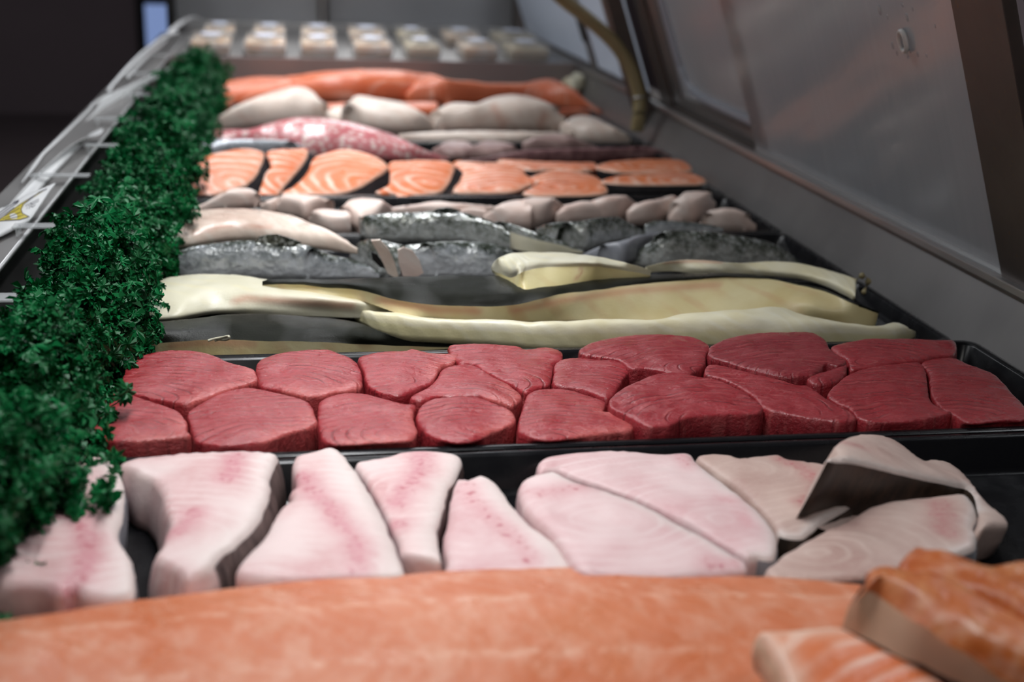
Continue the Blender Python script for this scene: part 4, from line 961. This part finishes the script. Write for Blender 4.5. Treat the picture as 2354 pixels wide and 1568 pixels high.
# ================================================================== pale portions
G = 'pale pink fish portions'
def portion(low, up, H, label, z0=.004, mat='portion', **k):
    return loaf('fish_portion', low, up, H, z0, M[mat], label, 'fish portion', G, n=34, nc=18, p=k.pop('p', .5), **k)
portion(Z5([(225,720),(430,700),(600,690),(742,655)]), Z5([(225,695),(400,621),(500,562),(560,536),(680,541),(728,590),(742,635)]), [.016, .03, .03, .02], 'pale fillet piece at the left end of the portion row', z0=.012)
portion(Z5([(735,720),(800,730),(890,710)]), Z5([(730,645),(800,612),(885,588)]), .024, 'narrow pale slice between the left fillet piece and the portions')
portion(Z5([(845,740),(950,760),(1060,775),(1222,720)]), Z5([(850,645),(878,583),(1000,579),(1120,591),(1190,621),(1224,670)]), [.03, .034, .034, .026], 'pale pink portion with a rounded orange right edge')
portion(Z5([(1058,800),(1120,845),(1210,865),(1345,865)]), Z5([(1058,745),(1088,696),(1150,681),(1250,686),(1325,694),(1345,725)]), .030, 'squarish pink portion in front of the others, left of the fish', p=.4)
portion(Z5([(1300,800),(1400,850),(1520,830),(1620,740)]), Z5([(1288,690),(1310,627),(1400,606),(1500,606),(1570,625),(1620,665)]), .034, 'pale portion standing behind the squarish one')
portion(Z5([(1600,730),(1850,735),(2100,740),(2310,735)]), Z5([(1600,672),(1750,651),(1900,626),(2050,640),(2300,655)]), .020, 'flat pale strip lying behind the middle silver fish')
portion(Z6([(110,450),(200,460),(345,480)]), Z6([(120,405),(240,377),(345,388)]), .024, 'thin pale slice at the right end of the flat strip')
portion(Z6([(335,500),(480,530),(650,535)]), Z6([(325,430),(400,371),(500,331),(585,322),(645,362)]), .034, 'pink portion slice first right of the flat strip', ratio=.5)
portion(Z6([(600,520),(740,510),(860,450)]), Z6([(575,325),(620,306),(720,305),(820,311),(858,352)]), .038, 'tall pale portion slice with a flat top, left of centre')
portion(Z6([(820,490),(960,490),(1115,485)]), Z6([(825,405),(900,352),(1000,331),(1112,338)]), .032, 'pink portion slice leaning on the tall flat-topped one')
portion(Z6([(1090,485),(1240,480),(1360,420)]), Z6([(1088,332),(1130,302),(1230,290),(1320,301),(1360,345)]), .038, 'broad pale portion slice in the middle right of the row')
portion(Z6([(1305,490),(1480,490),(1645,440)]), Z6([(1318,402),(1380,342),(1500,316),(1622,291),(1645,345)]), .034, 'portion slice with a pointed upper corner')
portion(Z6([(1580,490),(1750,500),(1895,430)]), Z6([(1598,440),(1640,300),(1680,266),(1780,265),(1872,276),(1895,340)]), .042, 'tallest pink portion slice near the right end')
portion(Z6([(1790,520),(1950,540),(2172,540)]), Z6([(1788,485),(1850,412),(1920,381),(2050,386),(2150,448),(2174,490)]), .032, 'last pale portion at the right end with a ragged tip')

# ================================================================== salmon steaks
G = 'salmon steaks'
SS, SKN = M['salmon_steak'], M['salmon_skin']
def steak(pix, label, z=.03, skin=None, tilt=(0, .25), **k):
    a = np.array(pix); c = a.mean(0); ext = np.ptp(a, axis=0)/2
    k['focus'] = (c[0] + ext[0]*random.uniform(.1, .5), c[1] + ext[1]*random.uniform(.2, .9)); k['stretch'] = (.8, .7)
    return slab('salmon_steak', pix, z, SS, label, 'fish steak', G, skin=skin, skin_mat=SKN, tilt=tilt, fat=.0045, thick=k.pop('thick', .028), R=.003, grid=.008, **k)
loaf('salmon_tail_piece', Z5([(180,420),(500,400),(800,380),(1075,350)]), Z5([(170,212),(400,206),(700,208),(950,216),(1030,240),(1075,300)]), [.04, .046, .046, .042], .004, M['salmon_silver'], 'silver-scaled salmon piece behind the two leftmost steaks', 'fish piece', G, p=.7)
steak(Z5([(165,460),(250,380),(350,320),(480,285),(620,266),(700,276),(757,300),(750,350),(718,430),(660,500),(615,528),(500,562),(350,600),(230,602),(215,545),(160,485)]), 'leftmost salmon steak with white curved stripes', z=.040, skin=[(5, 11)], tilt=(-.15, .45), lean=1.3, focus=Z5([(500,430)])[0])
steak(Z5([(775,292),(850,272),(950,269),(1030,266),(1058,292),(1038,350),(980,430),(900,520),(845,592),(760,606),(722,575),(735,530),(765,440),(800,380)]), 'second salmon steak from the left, with a broad dark skin side', z=.038, skin=[(3, 8)], tilt=(-.25, .40), lean=1.3, focus=Z5([(900,420)])[0], thick=.034)
steak(Z5([(880,575),(960,522),(1045,432),(1092,332),(1180,296),(1290,271),(1420,291),(1530,331),(1598,390),(1580,422),(1500,472),(1400,532),(1250,576),(1100,582)]), 'third salmon steak from the left, glistening', z=.036, skin=[(7, 13)], tilt=(-.1, .3), lean=1.3, focus=Z5([(1200,420)])[0])
steak(Z5([(1510,566),(1595,512),(1608,432),(1604,362),(1700,350),(1850,345),(1980,350),(2048,380),(2038,432),(2000,512),(1950,562),(1850,582),(1740,602),(1660,602),(1635,572)]), 'fourth salmon steak from the left, with speckled highlights', z=.034, skin=[(6, 11)], tilt=(-.1, .28), lean=1.3, focus=Z5([(1850,440)])[0])
steak(Z6([(125,262),(172,182),(152,112),(132,62),(300,66),(450,72),(588,102),(618,152),(676,192),(600,240),(500,268),(300,272)]), 'flat salmon steak in the middle of the row', z=.028, skin=[(7, 12)], tilt=(0, .1), focus=Z6([(300,170)])[0], thick=.026)
steak(Z6([(592,276),(662,232),(722,202),(640,182),(684,152),(800,122),(950,132),(1090,162),(1150,222),(1168,265),(1100,285),(900,291),(700,291)]), 'salmon steak with a dark red hollow, right of the middle', z=.028, skin=[(8, 12)], tilt=(0, .05), blood=[Z6([(720,170),(790,190)])], thick=.026, focus=Z6([(950,210)])[0])
steak(Z6([(420,52),(550,52),(700,62),(900,68),(1080,72),(1078,116),(950,127),(800,115),(650,118),(500,88)]), 'thin salmon steak lying behind the middle ones', z=.028, skin=[(5, 9)], tilt=(0, .0), thick=.026)
steak(Z6([(1082,98),(1180,66),(1350,50),(1550,47),(1680,58),(1738,108),(1700,126),(1400,134),(1200,128)]), 'rear salmon steak at the right end of the row', z=.030, skin=[(5, 8), (0, 0)], tilt=(0, 0), thick=.028)
steak(Z6([(1122,192),(1250,157),(1400,144),(1600,134),(1720,139),(1828,182),(1800,212),(1600,217),(1350,217),(1180,207)]), 'front salmon steak at the right end with a wide grey skin side', z=.032, skin=[(5, 9)], tilt=(0, .0), thick=.030)

# ================================================================== snapper and dark red fillets
G = 'snapper and dark red fillets'
sn = loaf('red_snapper', Z5([(370,330),(800,345),(1300,350),(1700,355),(2010,352)]), Z5([(365,185),(400,142),(500,136),(650,140),(800,92),(950,62),(1100,56),(1300,80),(1500,130),(1650,181),(1780,250),(1900,300),(2010,340)]),
     [.034, .050, .064, .064, .050, .030, .014], .004, M['snapper'], 'whole red snapper body with pink scales, tail to the right', 'fish', G, p=.8, n=64)
def dark(low, up, H, label, z0=.004, mat='greypink', **k): return loaf('dark_fillet', low, up, H, z0, M[mat], label, 'fish fillet', G, n=34, nc=16, p=.65, **k)
dark(Z2([(870,1070),(1000,1085),(1165,1080)]), Z2([(875,1012),(950,962),(1050,951),(1130,970),(1165,1015)]), .026, 'grey-pink fillet just right of the snapper tail')
dark(Z2([(1130,1085),(1300,1085),(1460,1075)]), Z2([(1140,985),(1250,951),(1400,971),(1460,1030)]), .026, 'second grey-pink fillet right of the snapper')
dark(Z2([(1480,1030),(1750,1035),(1985,1025)]), Z2([(1475,965),(1550,932),(1700,906),(1850,940),(1985,1000)]), .030, 'curled brownish fillet with a pale upper edge', z0=.012)
dark(Z2([(1040,1110),(1500,1108),(2000,1100),(2480,1085)]), Z2([(1040,1085),(1300,1052),(1500,1012),(1900,1002),(2200,992),(2400,1002),(2480,1062)]), [.016, .022, .028, .028, .022], 'long dark red-skinned fillet at the right of the snapper row', mat='darkred')

# ================================================================== white fillets
G = 'white fish fillets'
def white(low, up, H, label, z0=.004, **k): return loaf('white_fillet', low, up, H, z0, M['whitefish'], label, 'fish fillet', G, n=44, nc=18, p=k.pop('p', .6), **k)
white(Z1([(1405,890),(1700,890),(2000,870),(2240,830)]), Z1([(1405,835),(1550,742),(1700,671),(1900,601),(2050,586),(2150,640),(2240,775)]), [.03, .06, .07, .04], 'white fillet with a steep right end, far left of its tray')
white(Z2([(150,860),(220,860),(300,850)]), Z2([(150,762),(200,722),(300,722)]), .03, 'small white piece between the two left fillets')
white(Z2([(280,870),(450,905),(700,910),(900,895)]), Z2([(282,790),(302,662),(350,641),(500,666),(650,691),(780,750),(860,800),(900,850)]), [.06, .06, .05, .035], 'white fillet with faint pink spots, second large one')
white(Z2([(880,900),(1100,910),(1400,910),(1765,900)]), Z2([(878,810),(920,712),(1000,696),(1150,700),(1250,662),(1400,641),(1550,660),(1680,711),(1765,800)]), [.05, .06, .07, .06], 'largest rounded white fillet with pink seams', blood=[Z2([(1280,720),(1320,800),(1370,870)]), Z2([(1620,780),(1600,840)]), Z2([(930,870),(1700,875)])], bw=9)
white(Z2([(640,970),(900,985),(1500,980),(1820,965)]), Z2([(640,905),(900,892),(1300,884),(1600,896),(1820,892)]), .022, 'thin white strip in front of the rounded white fillet')
white(Z2([(1740,950),(1900,975),(2100,985),(2250,980)]), Z2([(1740,840),(1830,782),(1950,791),(2100,861),(2200,921),(2250,965)]), [.04, .045, .035, .016], 'tapering white fillet at the right end of its tray')

# ================================================================== far orange salmon
G = 'far orange salmon fillets'
def osal(low, up, H, label, z0=.004, **k): return loaf('orange_salmon_fillet', low, up, H, z0, M['salmon_red'], label, 'fish fillet', G, n=48, nc=18, p=.6, **k)
osal(Z1([(1395,770),(1600,750),(1900,720),(2030,690)]), Z1([(1385,605),(1480,561),(1700,521),(1950,518),(2030,530)]), .05, 'orange salmon fillet at the far left beside the parsley')
osal(Z2([(-110,700),(150,720),(500,720),(920,705)]), Z2([(-110,512),(0,501),(150,481),(400,470),(600,470),(750,489),(920,520)]), [.05, .07, .075, .07, .05], 'thick striped orange salmon fillet at the far middle')
osal(Z2([(690,720),(1000,730),(1500,735),(1800,760),(2010,785)]), Z2([(700,640),(740,562),(790,491),(850,500),(950,531),(1150,551),(1350,566),(1500,560),(1600,532),(1700,536),(1800,590),(1900,651),(2010,755)]), [.05, .075, .065, .06, .06, .04], 'long folded orange salmon fillet reaching to the far right')
osal(Z2([(130,800),(400,800),(900,790)]), Z2([(130,700),(400,690),(900,690)]), .024, 'low orange salmon fillet behind the white fillets')
osal(Z2([(1700,800),(1850,800),(1990,800)]), Z2([(1700,745),(1850,730),(1990,770)]), .024, 'orange salmon tail end under the long folded fillet')
# crumpled garnish in the far corner
loaf('lemon_wedge', Z2([(1740,600),(1820,625),(1920,600)]), Z2([(1740,555),(1790,520),(1860,495),(1920,555)]), .035, .03, M['cream'], 'small crumpled cream scrap at the far right corner', 'scrap', None, n=24, nc=14, p=.8, und=.008)
bpy.data.objects['lemon_wedge'].name = 'fish_scrap'

# ================================================================== packages on the far shelf
G = 'clear packages on the far shelf'
def package(x0, x1, yb, yt, row, col, label, mat):
    a = PY(*ZK([(x0, yb)])[0], row); b = PY(*ZK([(x1, yb)])[0], row); top = PY(*ZK([(x0, yt)])[0], row+.12)
    cx = (a[0]+b[0])/2; w = (b[0]-a[0]); z0 = .0785
    e = empty('fish_package', (cx, row+.08, z0)); tag(e, label, 'package', G)
    hgt = .045; dp = .10
    def taper(w0, w1, d0, d1, za, zb):
        bm = bmesh.new(); A = [bm.verts.new((sx*w0/2, sy*d0/2, za)) for sx, sy in ((-1,-1),(1,-1),(1,1),(-1,1))]; B = [bm.verts.new((sx*w1/2, sy*d1/2, zb)) for sx, sy in ((-1,-1),(1,-1),(1,1),(-1,1))]
        for i in range(4): bm.faces.new((A[i], A[(i+1) % 4], B[(i+1) % 4], B[i]))
        bm.faces.new(A[::-1]); bm.faces.new(B); return bm
    bm_obj('contents', taper(w*.84, w*.92, dp*1.55, dp*1.7, .002, hgt*.72), mat, e, True, .004)
    bm_obj('tub', taper(w*.88, w*1.0, dp*1.65, dp*1.85, 0, hgt*.5), M['clear'], e, False, .002)
    lid = bm_obj('lid', taper(w*1.0, w*.90, dp*1.85, dp*1.65, hgt*.5, hgt), M['lid'], e, False, .003)
    bm = bmesh.new(); ring = []; ring2 = []
    for k in range(20):
        t = 2*math.pi*k/20; ring.append(bm.verts.new((w*.26*math.cos(t), dp*.42*math.sin(t), hgt+.0004))); ring2.append(bm.verts.new((w*.26*math.cos(t), dp*.42*math.sin(t), hgt+.0012)))
    bm.faces.new(ring2); bm.faces.new(ring[::-1])
    for k in range(20): bm.faces.new((ring[k], ring[(k+1) % 20], ring2[(k+1) % 20], ring2[k]))
    bm_obj('label_sticker', bm, M['label'], lid)
cols = [(130,365,205,385), (430,675,480,668), (745,955,748,945), (1040,1262,1015,1225), (1330,1525,1290,1455), (1640,1845,1550,1745), (1900,2125,1830,2055)]
words = ['leftmost', 'second', 'third', 'fourth', 'fifth', 'sixth', 'rightmost']
for i, (a0, a1, b0, b1) in enumerate(cols):
    mt = M['packed'] if i not in (4, 6) else M['packed_pale']
    package(a0, a1, 262 + i*5, 180 + i*4, END_Y+.035, i, f'{words[i]} clear fish package in the front row of the far shelf' + (' from the left' if 0 < i < 6 else ''), mt)
    package(b0, b1, 172 + i*3, 95 + i*3, END_Y+.36, i, f'{words[i]} clear fish package in the back row of the far shelf' + (' from the left' if 0 < i < 6 else ''), mt)

# ================================================================== price cards and clips on the rim
G = 'price cards on the rim'
def card(top, ys, base_x, label, hsub=6, base_z=.083, drop=None, sag=.006):
    n = 36; tp_ = resample(top, n)
    if ys is None: Y = np.array([P(u, v, .085)[1] for u, v in resample(drop, n)])        # foot on the rim, leaning back
    else: Y = np.linspace(ys[0], ys[1], n)
    T = np.array([PY(u, v, y + (.11 if ys is None else 0)) for (u, v), y in zip(tp_, Y)])
    B = T.copy()
    if drop is None:
        B[:, 0] = np.interp(np.linspace(0, 1, n), np.linspace(0, 1, len(base_x)), base_x); B[:, 2] = base_z
    else:
        dn = resample(drop, n); B = np.array([PY(u, v, y) for (u, v), y in zip(dn, Y)])
    vs = []; fs = []; th = .0006
    rows = [B + (T-B)*k/hsub + np.array([1, 0, 0])*(-sag*math.sin(math.pi*k/hsub)) for k in range(hsub+1)]
    for off in (0, th*2):
        for r in rows:
            for q in r: vs.append(q + np.array([-off, 0, 0]))
    N = n*(hsub+1)
    for k in range(hsub):
        for i in range(n-1):
            a = k*n+i; fs.append((a, a+1, a+n+1, a+n)); fs.append((N+a, N+a+n, N+a+n+1, N+a+1))
    bd = [i for i in range(n)] + [k*n+n-1 for k in range(1, hsub+1)] + [hsub*n+i for i in range(n-2, -1, -1)] + [k*n for k in range(hsub-1, 0, -1)]
    for i in range(len(bd)):
        a, b = bd[i], bd[(i+1) % len(bd)]; fs.append((a, N+a, N+b, b))
    o = mesh_obj('price_card', vs, fs, M['card'], None, True); recenter(o); tag(o, label, 'price card', G)
    return o, rows
Zc = zf(0, 250, .29985); Zd = zf(50, 20, .20408)
Y1, Y0 = 1.44, 1.22
c1, rows1 = card([(-150,560),(-60,503),(0,480),(60,450),(129,420)], None, None, 'white price card with a yellow fish tail drawing, nearest the camera', drop=[(-150,630),(-60,575),(0,545),(40,526),(68,512)], sag=0)
# printed drawing: yellow tail, black rays and lines of writing, as thin ink shapes lying on the card
from mathutils.bvhtree import BVHTree
_vs = [Vector(v.co) + c1.location for v in c1.data.vertices]
BV = BVHTree.FromPolygons(_vs, [tuple(p.vertices) for p in c1.data.polygons])
def hit_card(u, v, lift):
    w = Vector(ray(u, v)).normalized(); h = BV.ray_cast(Vector(CAMP), w)[0]
    if h is None: h = BV.find_nearest(Vector(PPL(u, v, rows1[0][-1], np.array([.5, -.5, .7]))))[0]
    return np.array(h - w*lift)
def on_card(px, name, mat, lift=.0012):
    # the card's plane by three of its points
    A, B, C = rows1[0][-1], rows1[-1][-1], rows1[-1][8]
    nn = np.cross(B-A, C-A); nn /= np.linalg.norm(nn)
    if nn[0] < 0: nn = -nn
    pts = [hit_card(u, v, lift) for u, v in px]; loc = np.array(c1.location); n = len(pts)
    vs = [p - loc for p in pts] + [p - nn*.0004 - loc for p in pts]
    fs = [tuple(range(n)), tuple(range(2*n-1, n-1, -1))] + [(i, (i+1) % n, n+(i+1) % n, n+i) for i in range(n)]
    return mesh_obj(name, vs, fs, mat, c1, False)
on_card(Zc([(-30,870),(60,800),(150,730),(250,672),(360,612),(300,650),(220,700),(185,730),(165,770),(175,800),(215,828),(150,850),(40,855)]), 'yellow_tail_print', M['yellow'])
def stroke(pl, w, name='ink_line'):
    pl = np.array(pl, float)
    d = np.gradient(pl, axis=0); nn = np.stack([-d[:, 1], d[:, 0]], 1); nn /= np.linalg.norm(nn, axis=1)[:, None]+1e-9
    on_card(list(map(tuple, pl + nn*w/2)) + list(map(tuple, (pl - nn*w/2)[::-1])), name, M['ink'], .0018)
for pl, w in [([(360,612),(300,640),(220,700),(175,735),(162,770),(172,800),(225,828)], 1.6), ([(-20,862),(60,855),(150,850),(215,830)], 1.2), ([(-30,868),(60,800),(150,735),(250,672),(340,622)], 1.2),
              ([(0,840),(80,800),(150,760)], .7), ([(20,845),(100,815),(160,790)], .7), ([(40,850),(110,832),(180,815)], .7),
              ([(-10,820),(60,770),(140,715)], 1.3), ([(-10,800),(60,752),(125,712)], 1.1), ([(-10,835),(50,795),(110,755)], 1.0), ([(105,722),(145,702)], 3.0),
              ([(195,745),(215,728),(222,745),(240,722),(250,738)], .8), ([(205,768),(212,748)], .7), ([(222,765),(235,745),(250,752),(272,735)], .8), ([(225,728),(300,690)], .5), ([(240,735),(300,705)], .5)]:
    stroke(Zc(pl), w)
card(Zc([(60,760),(100,708),(250,541),(400,402),(540,286),(650,226),(740,206),(780,186),(792,150)]), (1.47, 1.97), (-.305, -.300), 'curled white price card just beyond the one with the yellow tail')
card(Zc([(165,572),(240,452),(300,372),(332,332),(480,192),(680,2)]) + Zd([(780,1080),(1000,945)]), (1.62, 2.42), None, 'long thin bowed card edge against the dark floor', drop=Zc([(172,566),(262,462),(322,376),(345,345),(492,204),(690,14)]) + Zd([(800,1095),(1010,965)]), sag=0)
card(Zd([(500,1500),(560,1440),(820,1160),(950,990),(1200,870),(1400,780),(1690,650)]), (2.0, 2.75), None, 'white card rising at its far end over the parsley', drop=Zd([(520,1530),(580,1470),(840,1190),(1000,1080),(1220,960),(1420,840),(1680,715)]), sag=0)
card(Zd([(960,920),(1010,850),(1250,585),(1480,385),(1650,285),(1760,250)]), (2.5, 3.4), None, 'thin bowed card fifth along the rim, beside the glowing blue pane', drop=Zd([(1000,935),(1040,860),(1270,605),(1495,405),(1660,310),(1770,275)]), sag=0)
card(Zd([(1180,760),(1250,680),(1400,520),(1640,335)]), (2.62, 3.25), None, 'short white card sixth along the rim', drop=Zd([(1200,790),(1290,690),(1430,545),(1620,385)]), sag=0)
card(Zd([(1640,260),(1750,165),(1900,90),(2000,95),(2080,140)]), (3.3, 3.9), None, 'farthest card arching in front of the packages', drop=Zd([(1680,300),(1780,200),(1910,120),(1990,125),(2060,165)]), sag=0)
G = 'clear clips on the rim'
clips = [(-60, 36, 683, .024, 'clear plastic clip at the left edge over the parsley'), (30, 178, 518, .020, 'clear plastic clip below the card with the yellow tail'), (70, 206, 402, .020, 'clear plastic clip crossing the rim under the curled card'),
         (195, 272, 333, .020, 'clear plastic clip beyond the curled card'), (215, 323, 272, .022, 'clear plastic clip pointing into the parsley, middle of the rim'), (285, 342, 217, .022, 'clear plastic clip under the rising white card'),
         (290, 358, 168, .022, 'clear plastic clip behind the rising white card'), (330, 390, 126, .024, 'farthest clear plastic clip on the rim')]
for x0, x1, v, wd, lb in clips:
    a = P(x0, v, .092); b = P(x1, v, .092); y = (a[1]+b[1])/2
    o = bm_obj('card_clip', box_bm(a[0], b[0], y-wd/2, y+wd/2, .0905, .0925), M['clear'], None, False, .0004)
    bm = box_bm(a[0]+.004, a[0]+.006, y-wd/2, y+wd/2, .0815, .0905)
    f_ = bm_obj('clip_foot', bm, M['clear'], o); recenter(o, [f_]); tag(o, lb, 'clip', G)

# ================================================================== plastic parsley along the rim
def leaflet(bm, base, dirv, nrm, size, curl, rnd):
    """a lobed, ruffled parsley leaflet: midrib points, five toothed lobes"""
    dirv = dirv.normalized(); side = dirv.cross(nrm).normalized(); nrm = side.cross(dirv).normalized()
    out = []
    lobes = [(-78, .62), (-38, .86), (0, 1.0), (38, .86), (78, .62)]
    for i, (a, l) in enumerate(lobes):
        for da, s in ((-15, .74), (-5, 1.0), (6, .97), (15, .72)):
            out.append((a+da+rnd.uniform(-3, 3), l*s*rnd.uniform(.92, 1.06)))
        if i < 4: out.append((a+19.5, l*.38))
    vb = bm.verts.new(base); vm = bm.verts.new(base + dirv*size*.34 + nrm*size*.05)
    vs = []
    for k, (a, l) in enumerate(out):
        r = math.radians(a); x, y = math.cos(r)*l, math.sin(r)*l
        z = -curl*(l*l)*.55 + .26*math.sin(k*1.9 + rnd.random())*l
        vs.append(bm.verts.new(base + (dirv*x + side*y + nrm*z)*size))
    for a, b in zip(vs, vs[1:]): bm.faces.new((vm, a, b))
    bm.faces.new((vb, vs[0], vm)); bm.faces.new((vb, vm, vs[-1]))
def sprig_mesh(name, seed, n_br=3, mat=None):
    rnd = random.Random(seed); bm = bmesh.new(); L = rnd.uniform(.038, .050)
    bend = Vector((rnd.uniform(-.4, .4), rnd.uniform(-.4, .4), 0))
    sp = [Vector((0, 0, 0)) + Vector((0, 0, 1))*L*t + bend*L*t*t for t in (0, .35, .7, 1.0)]
    tube_bm(sp, [.0011, .0010, .0008, .0005], 4, bm)
    for b in range(n_br*2 + 1):
        t = .40 + .6*b/(n_br*2); p = Vector((0, 0, 1))*L*t + bend*L*t*t
        az = b*2.4 + rnd.uniform(-.4, .4)
        d = Vector((math.cos(az), math.sin(az), .55 if b < n_br*2 else 3)).normalized()
        bl = rnd.uniform(.006, .014)*(1.2 - .4*t); q = p + d*bl
        tube_bm([p, p + d*bl*.5 + Vector((0, 0, .0012)), q], [.0007, .0006, .0004], 3, bm)
        s = rnd.uniform(.0095, .0130)
        up = Vector((0, 0, 1)) + d*rnd.uniform(-.4, .4)
        leaflet(bm, q, d + Vector((0, 0, rnd.uniform(-.5, .25))), up, s, rnd.uniform(.3, 1.2), rnd)
        sd = d.cross(Vector((0, 0, 1))).normalized()
        for sg in (-1, 1):
            leaflet(bm, p + d*bl*.95, d*1.1 + sd*sg*.9 + Vector((0, 0, rnd.uniform(-.6, .5))), up + sd*sg*.5, s*.8, rnd.uniform(.3, 1.2), rnd)
            leaflet(bm, p + d*bl*.40, d*.5 + sd*sg + Vector((0, 0, rnd.uniform(-.3, .3))), up, s*.72, rnd.uniform(.3, 1.2), rnd)
    me = bpy.data.meshes.new(name); bm.to_mesh(me); bm.free()
    me.materials.append(mat or M['parsley']); return me
SPR = [sprig_mesh('sprig', s, 3) for s in range(7)]
rp = random.Random(11)
XL, XR = -.238, -.148
def surf(y, q):
    """point and outward normal on the lumpy mound of parsley at length y, q in 0..1 from rim side to food side"""
    lump = .5 + .5*math.sin(y*21 + 1.3*math.sin(y*7)); wob = .010*math.sin(y*17+.5) + .006*math.sin(y*41)
    h = .070 + .026*lump; ang = math.pi*(.03 + .94*q)
    nearby = max(0.0, min(1.0, (.92-y)/.22))
    cx, w = (XL+XR)/2 + wob*.6 - .022*nearby, (XR-XL)/2*1.0 + wob*.5
    p = Vector((cx - w*math.cos(ang), y, .012 + h*math.sin(ang)**.75))
    n = Vector((-math.cos(ang)*1.0, rp.uniform(-.35, .35), math.sin(ang)*.9 + .15)).normalized()
    return p, n
names = ['in the lower left corner, nearest the camera', 'hanging over the leftmost swordfish steak', 'beside the left tuna steaks', 'beside the long cream fillet', 'beside the leftmost silver fish', 'beside the pale portions', 'beside the leftmost salmon steak', 'beside the red snapper', 'beside the white fillets', 'at the far end beside the orange salmon']
def orient(n, spin):
    q = n.to_track_quat('Z', 'Y').to_matrix().to_4x4(); return q @ Matrix.Rotation(spin, 4, 'Z')
mesh_np = []
for me in SPR:
    a = np.empty(len(me.vertices)*3, np.float32); me.vertices.foreach_get('co', a); mesh_np.append((a.reshape(-1, 3), [tuple(p.vertices) for p in me.polygons]))
Y_A, Y_B = .655, 2.98
nb = len(names); step = (Y_B-Y_A)/nb
for b, nm in enumerate(names):
    y0 = Y_A + b*step; yc = y0 + step/2
    e = empty('parsley_strip', ((XL+XR)/2, yc, .0)); tag(e, 'green plastic parsley strip ' + nm, 'artificial parsley', 'plastic parsley along the rim')
    loc = Vector(e.location)
    near = 1.0 if b < 6 else .75
    # added dark core inside the mound, there to block light
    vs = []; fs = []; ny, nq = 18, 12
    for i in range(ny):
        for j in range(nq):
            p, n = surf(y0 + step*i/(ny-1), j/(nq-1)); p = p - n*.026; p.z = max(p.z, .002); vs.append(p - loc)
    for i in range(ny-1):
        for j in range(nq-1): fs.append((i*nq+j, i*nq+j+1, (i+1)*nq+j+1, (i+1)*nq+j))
    mesh_obj('shade_core', vs, fs, M['parsley_core'], e)
    # sprigs one by one
    cnt = 34 if b < 6 else 24
    for k in range(cnt):
        q = rp.uniform(.06, 1.0)**.9; y = y0 + step*(k + rp.random())/cnt
        p, n = surf(y, q); n = (n + Vector((rp.uniform(-.5, .5), rp.uniform(-.5, .5), rp.uniform(-.1, .4)))).normalized()
        s = rp.uniform(.85, 1.25)
        o = bpy.data.objects.new('sprig', rp.choice(SPR)); COL.objects.link(o); o.parent = e
        o.matrix_local = Matrix.Translation(p - n*.030*s - loc) @ orient(n, rp.uniform(0, 6.28)) @ Matrix.Scale(s, 4)
    # the countless rest of the foliage
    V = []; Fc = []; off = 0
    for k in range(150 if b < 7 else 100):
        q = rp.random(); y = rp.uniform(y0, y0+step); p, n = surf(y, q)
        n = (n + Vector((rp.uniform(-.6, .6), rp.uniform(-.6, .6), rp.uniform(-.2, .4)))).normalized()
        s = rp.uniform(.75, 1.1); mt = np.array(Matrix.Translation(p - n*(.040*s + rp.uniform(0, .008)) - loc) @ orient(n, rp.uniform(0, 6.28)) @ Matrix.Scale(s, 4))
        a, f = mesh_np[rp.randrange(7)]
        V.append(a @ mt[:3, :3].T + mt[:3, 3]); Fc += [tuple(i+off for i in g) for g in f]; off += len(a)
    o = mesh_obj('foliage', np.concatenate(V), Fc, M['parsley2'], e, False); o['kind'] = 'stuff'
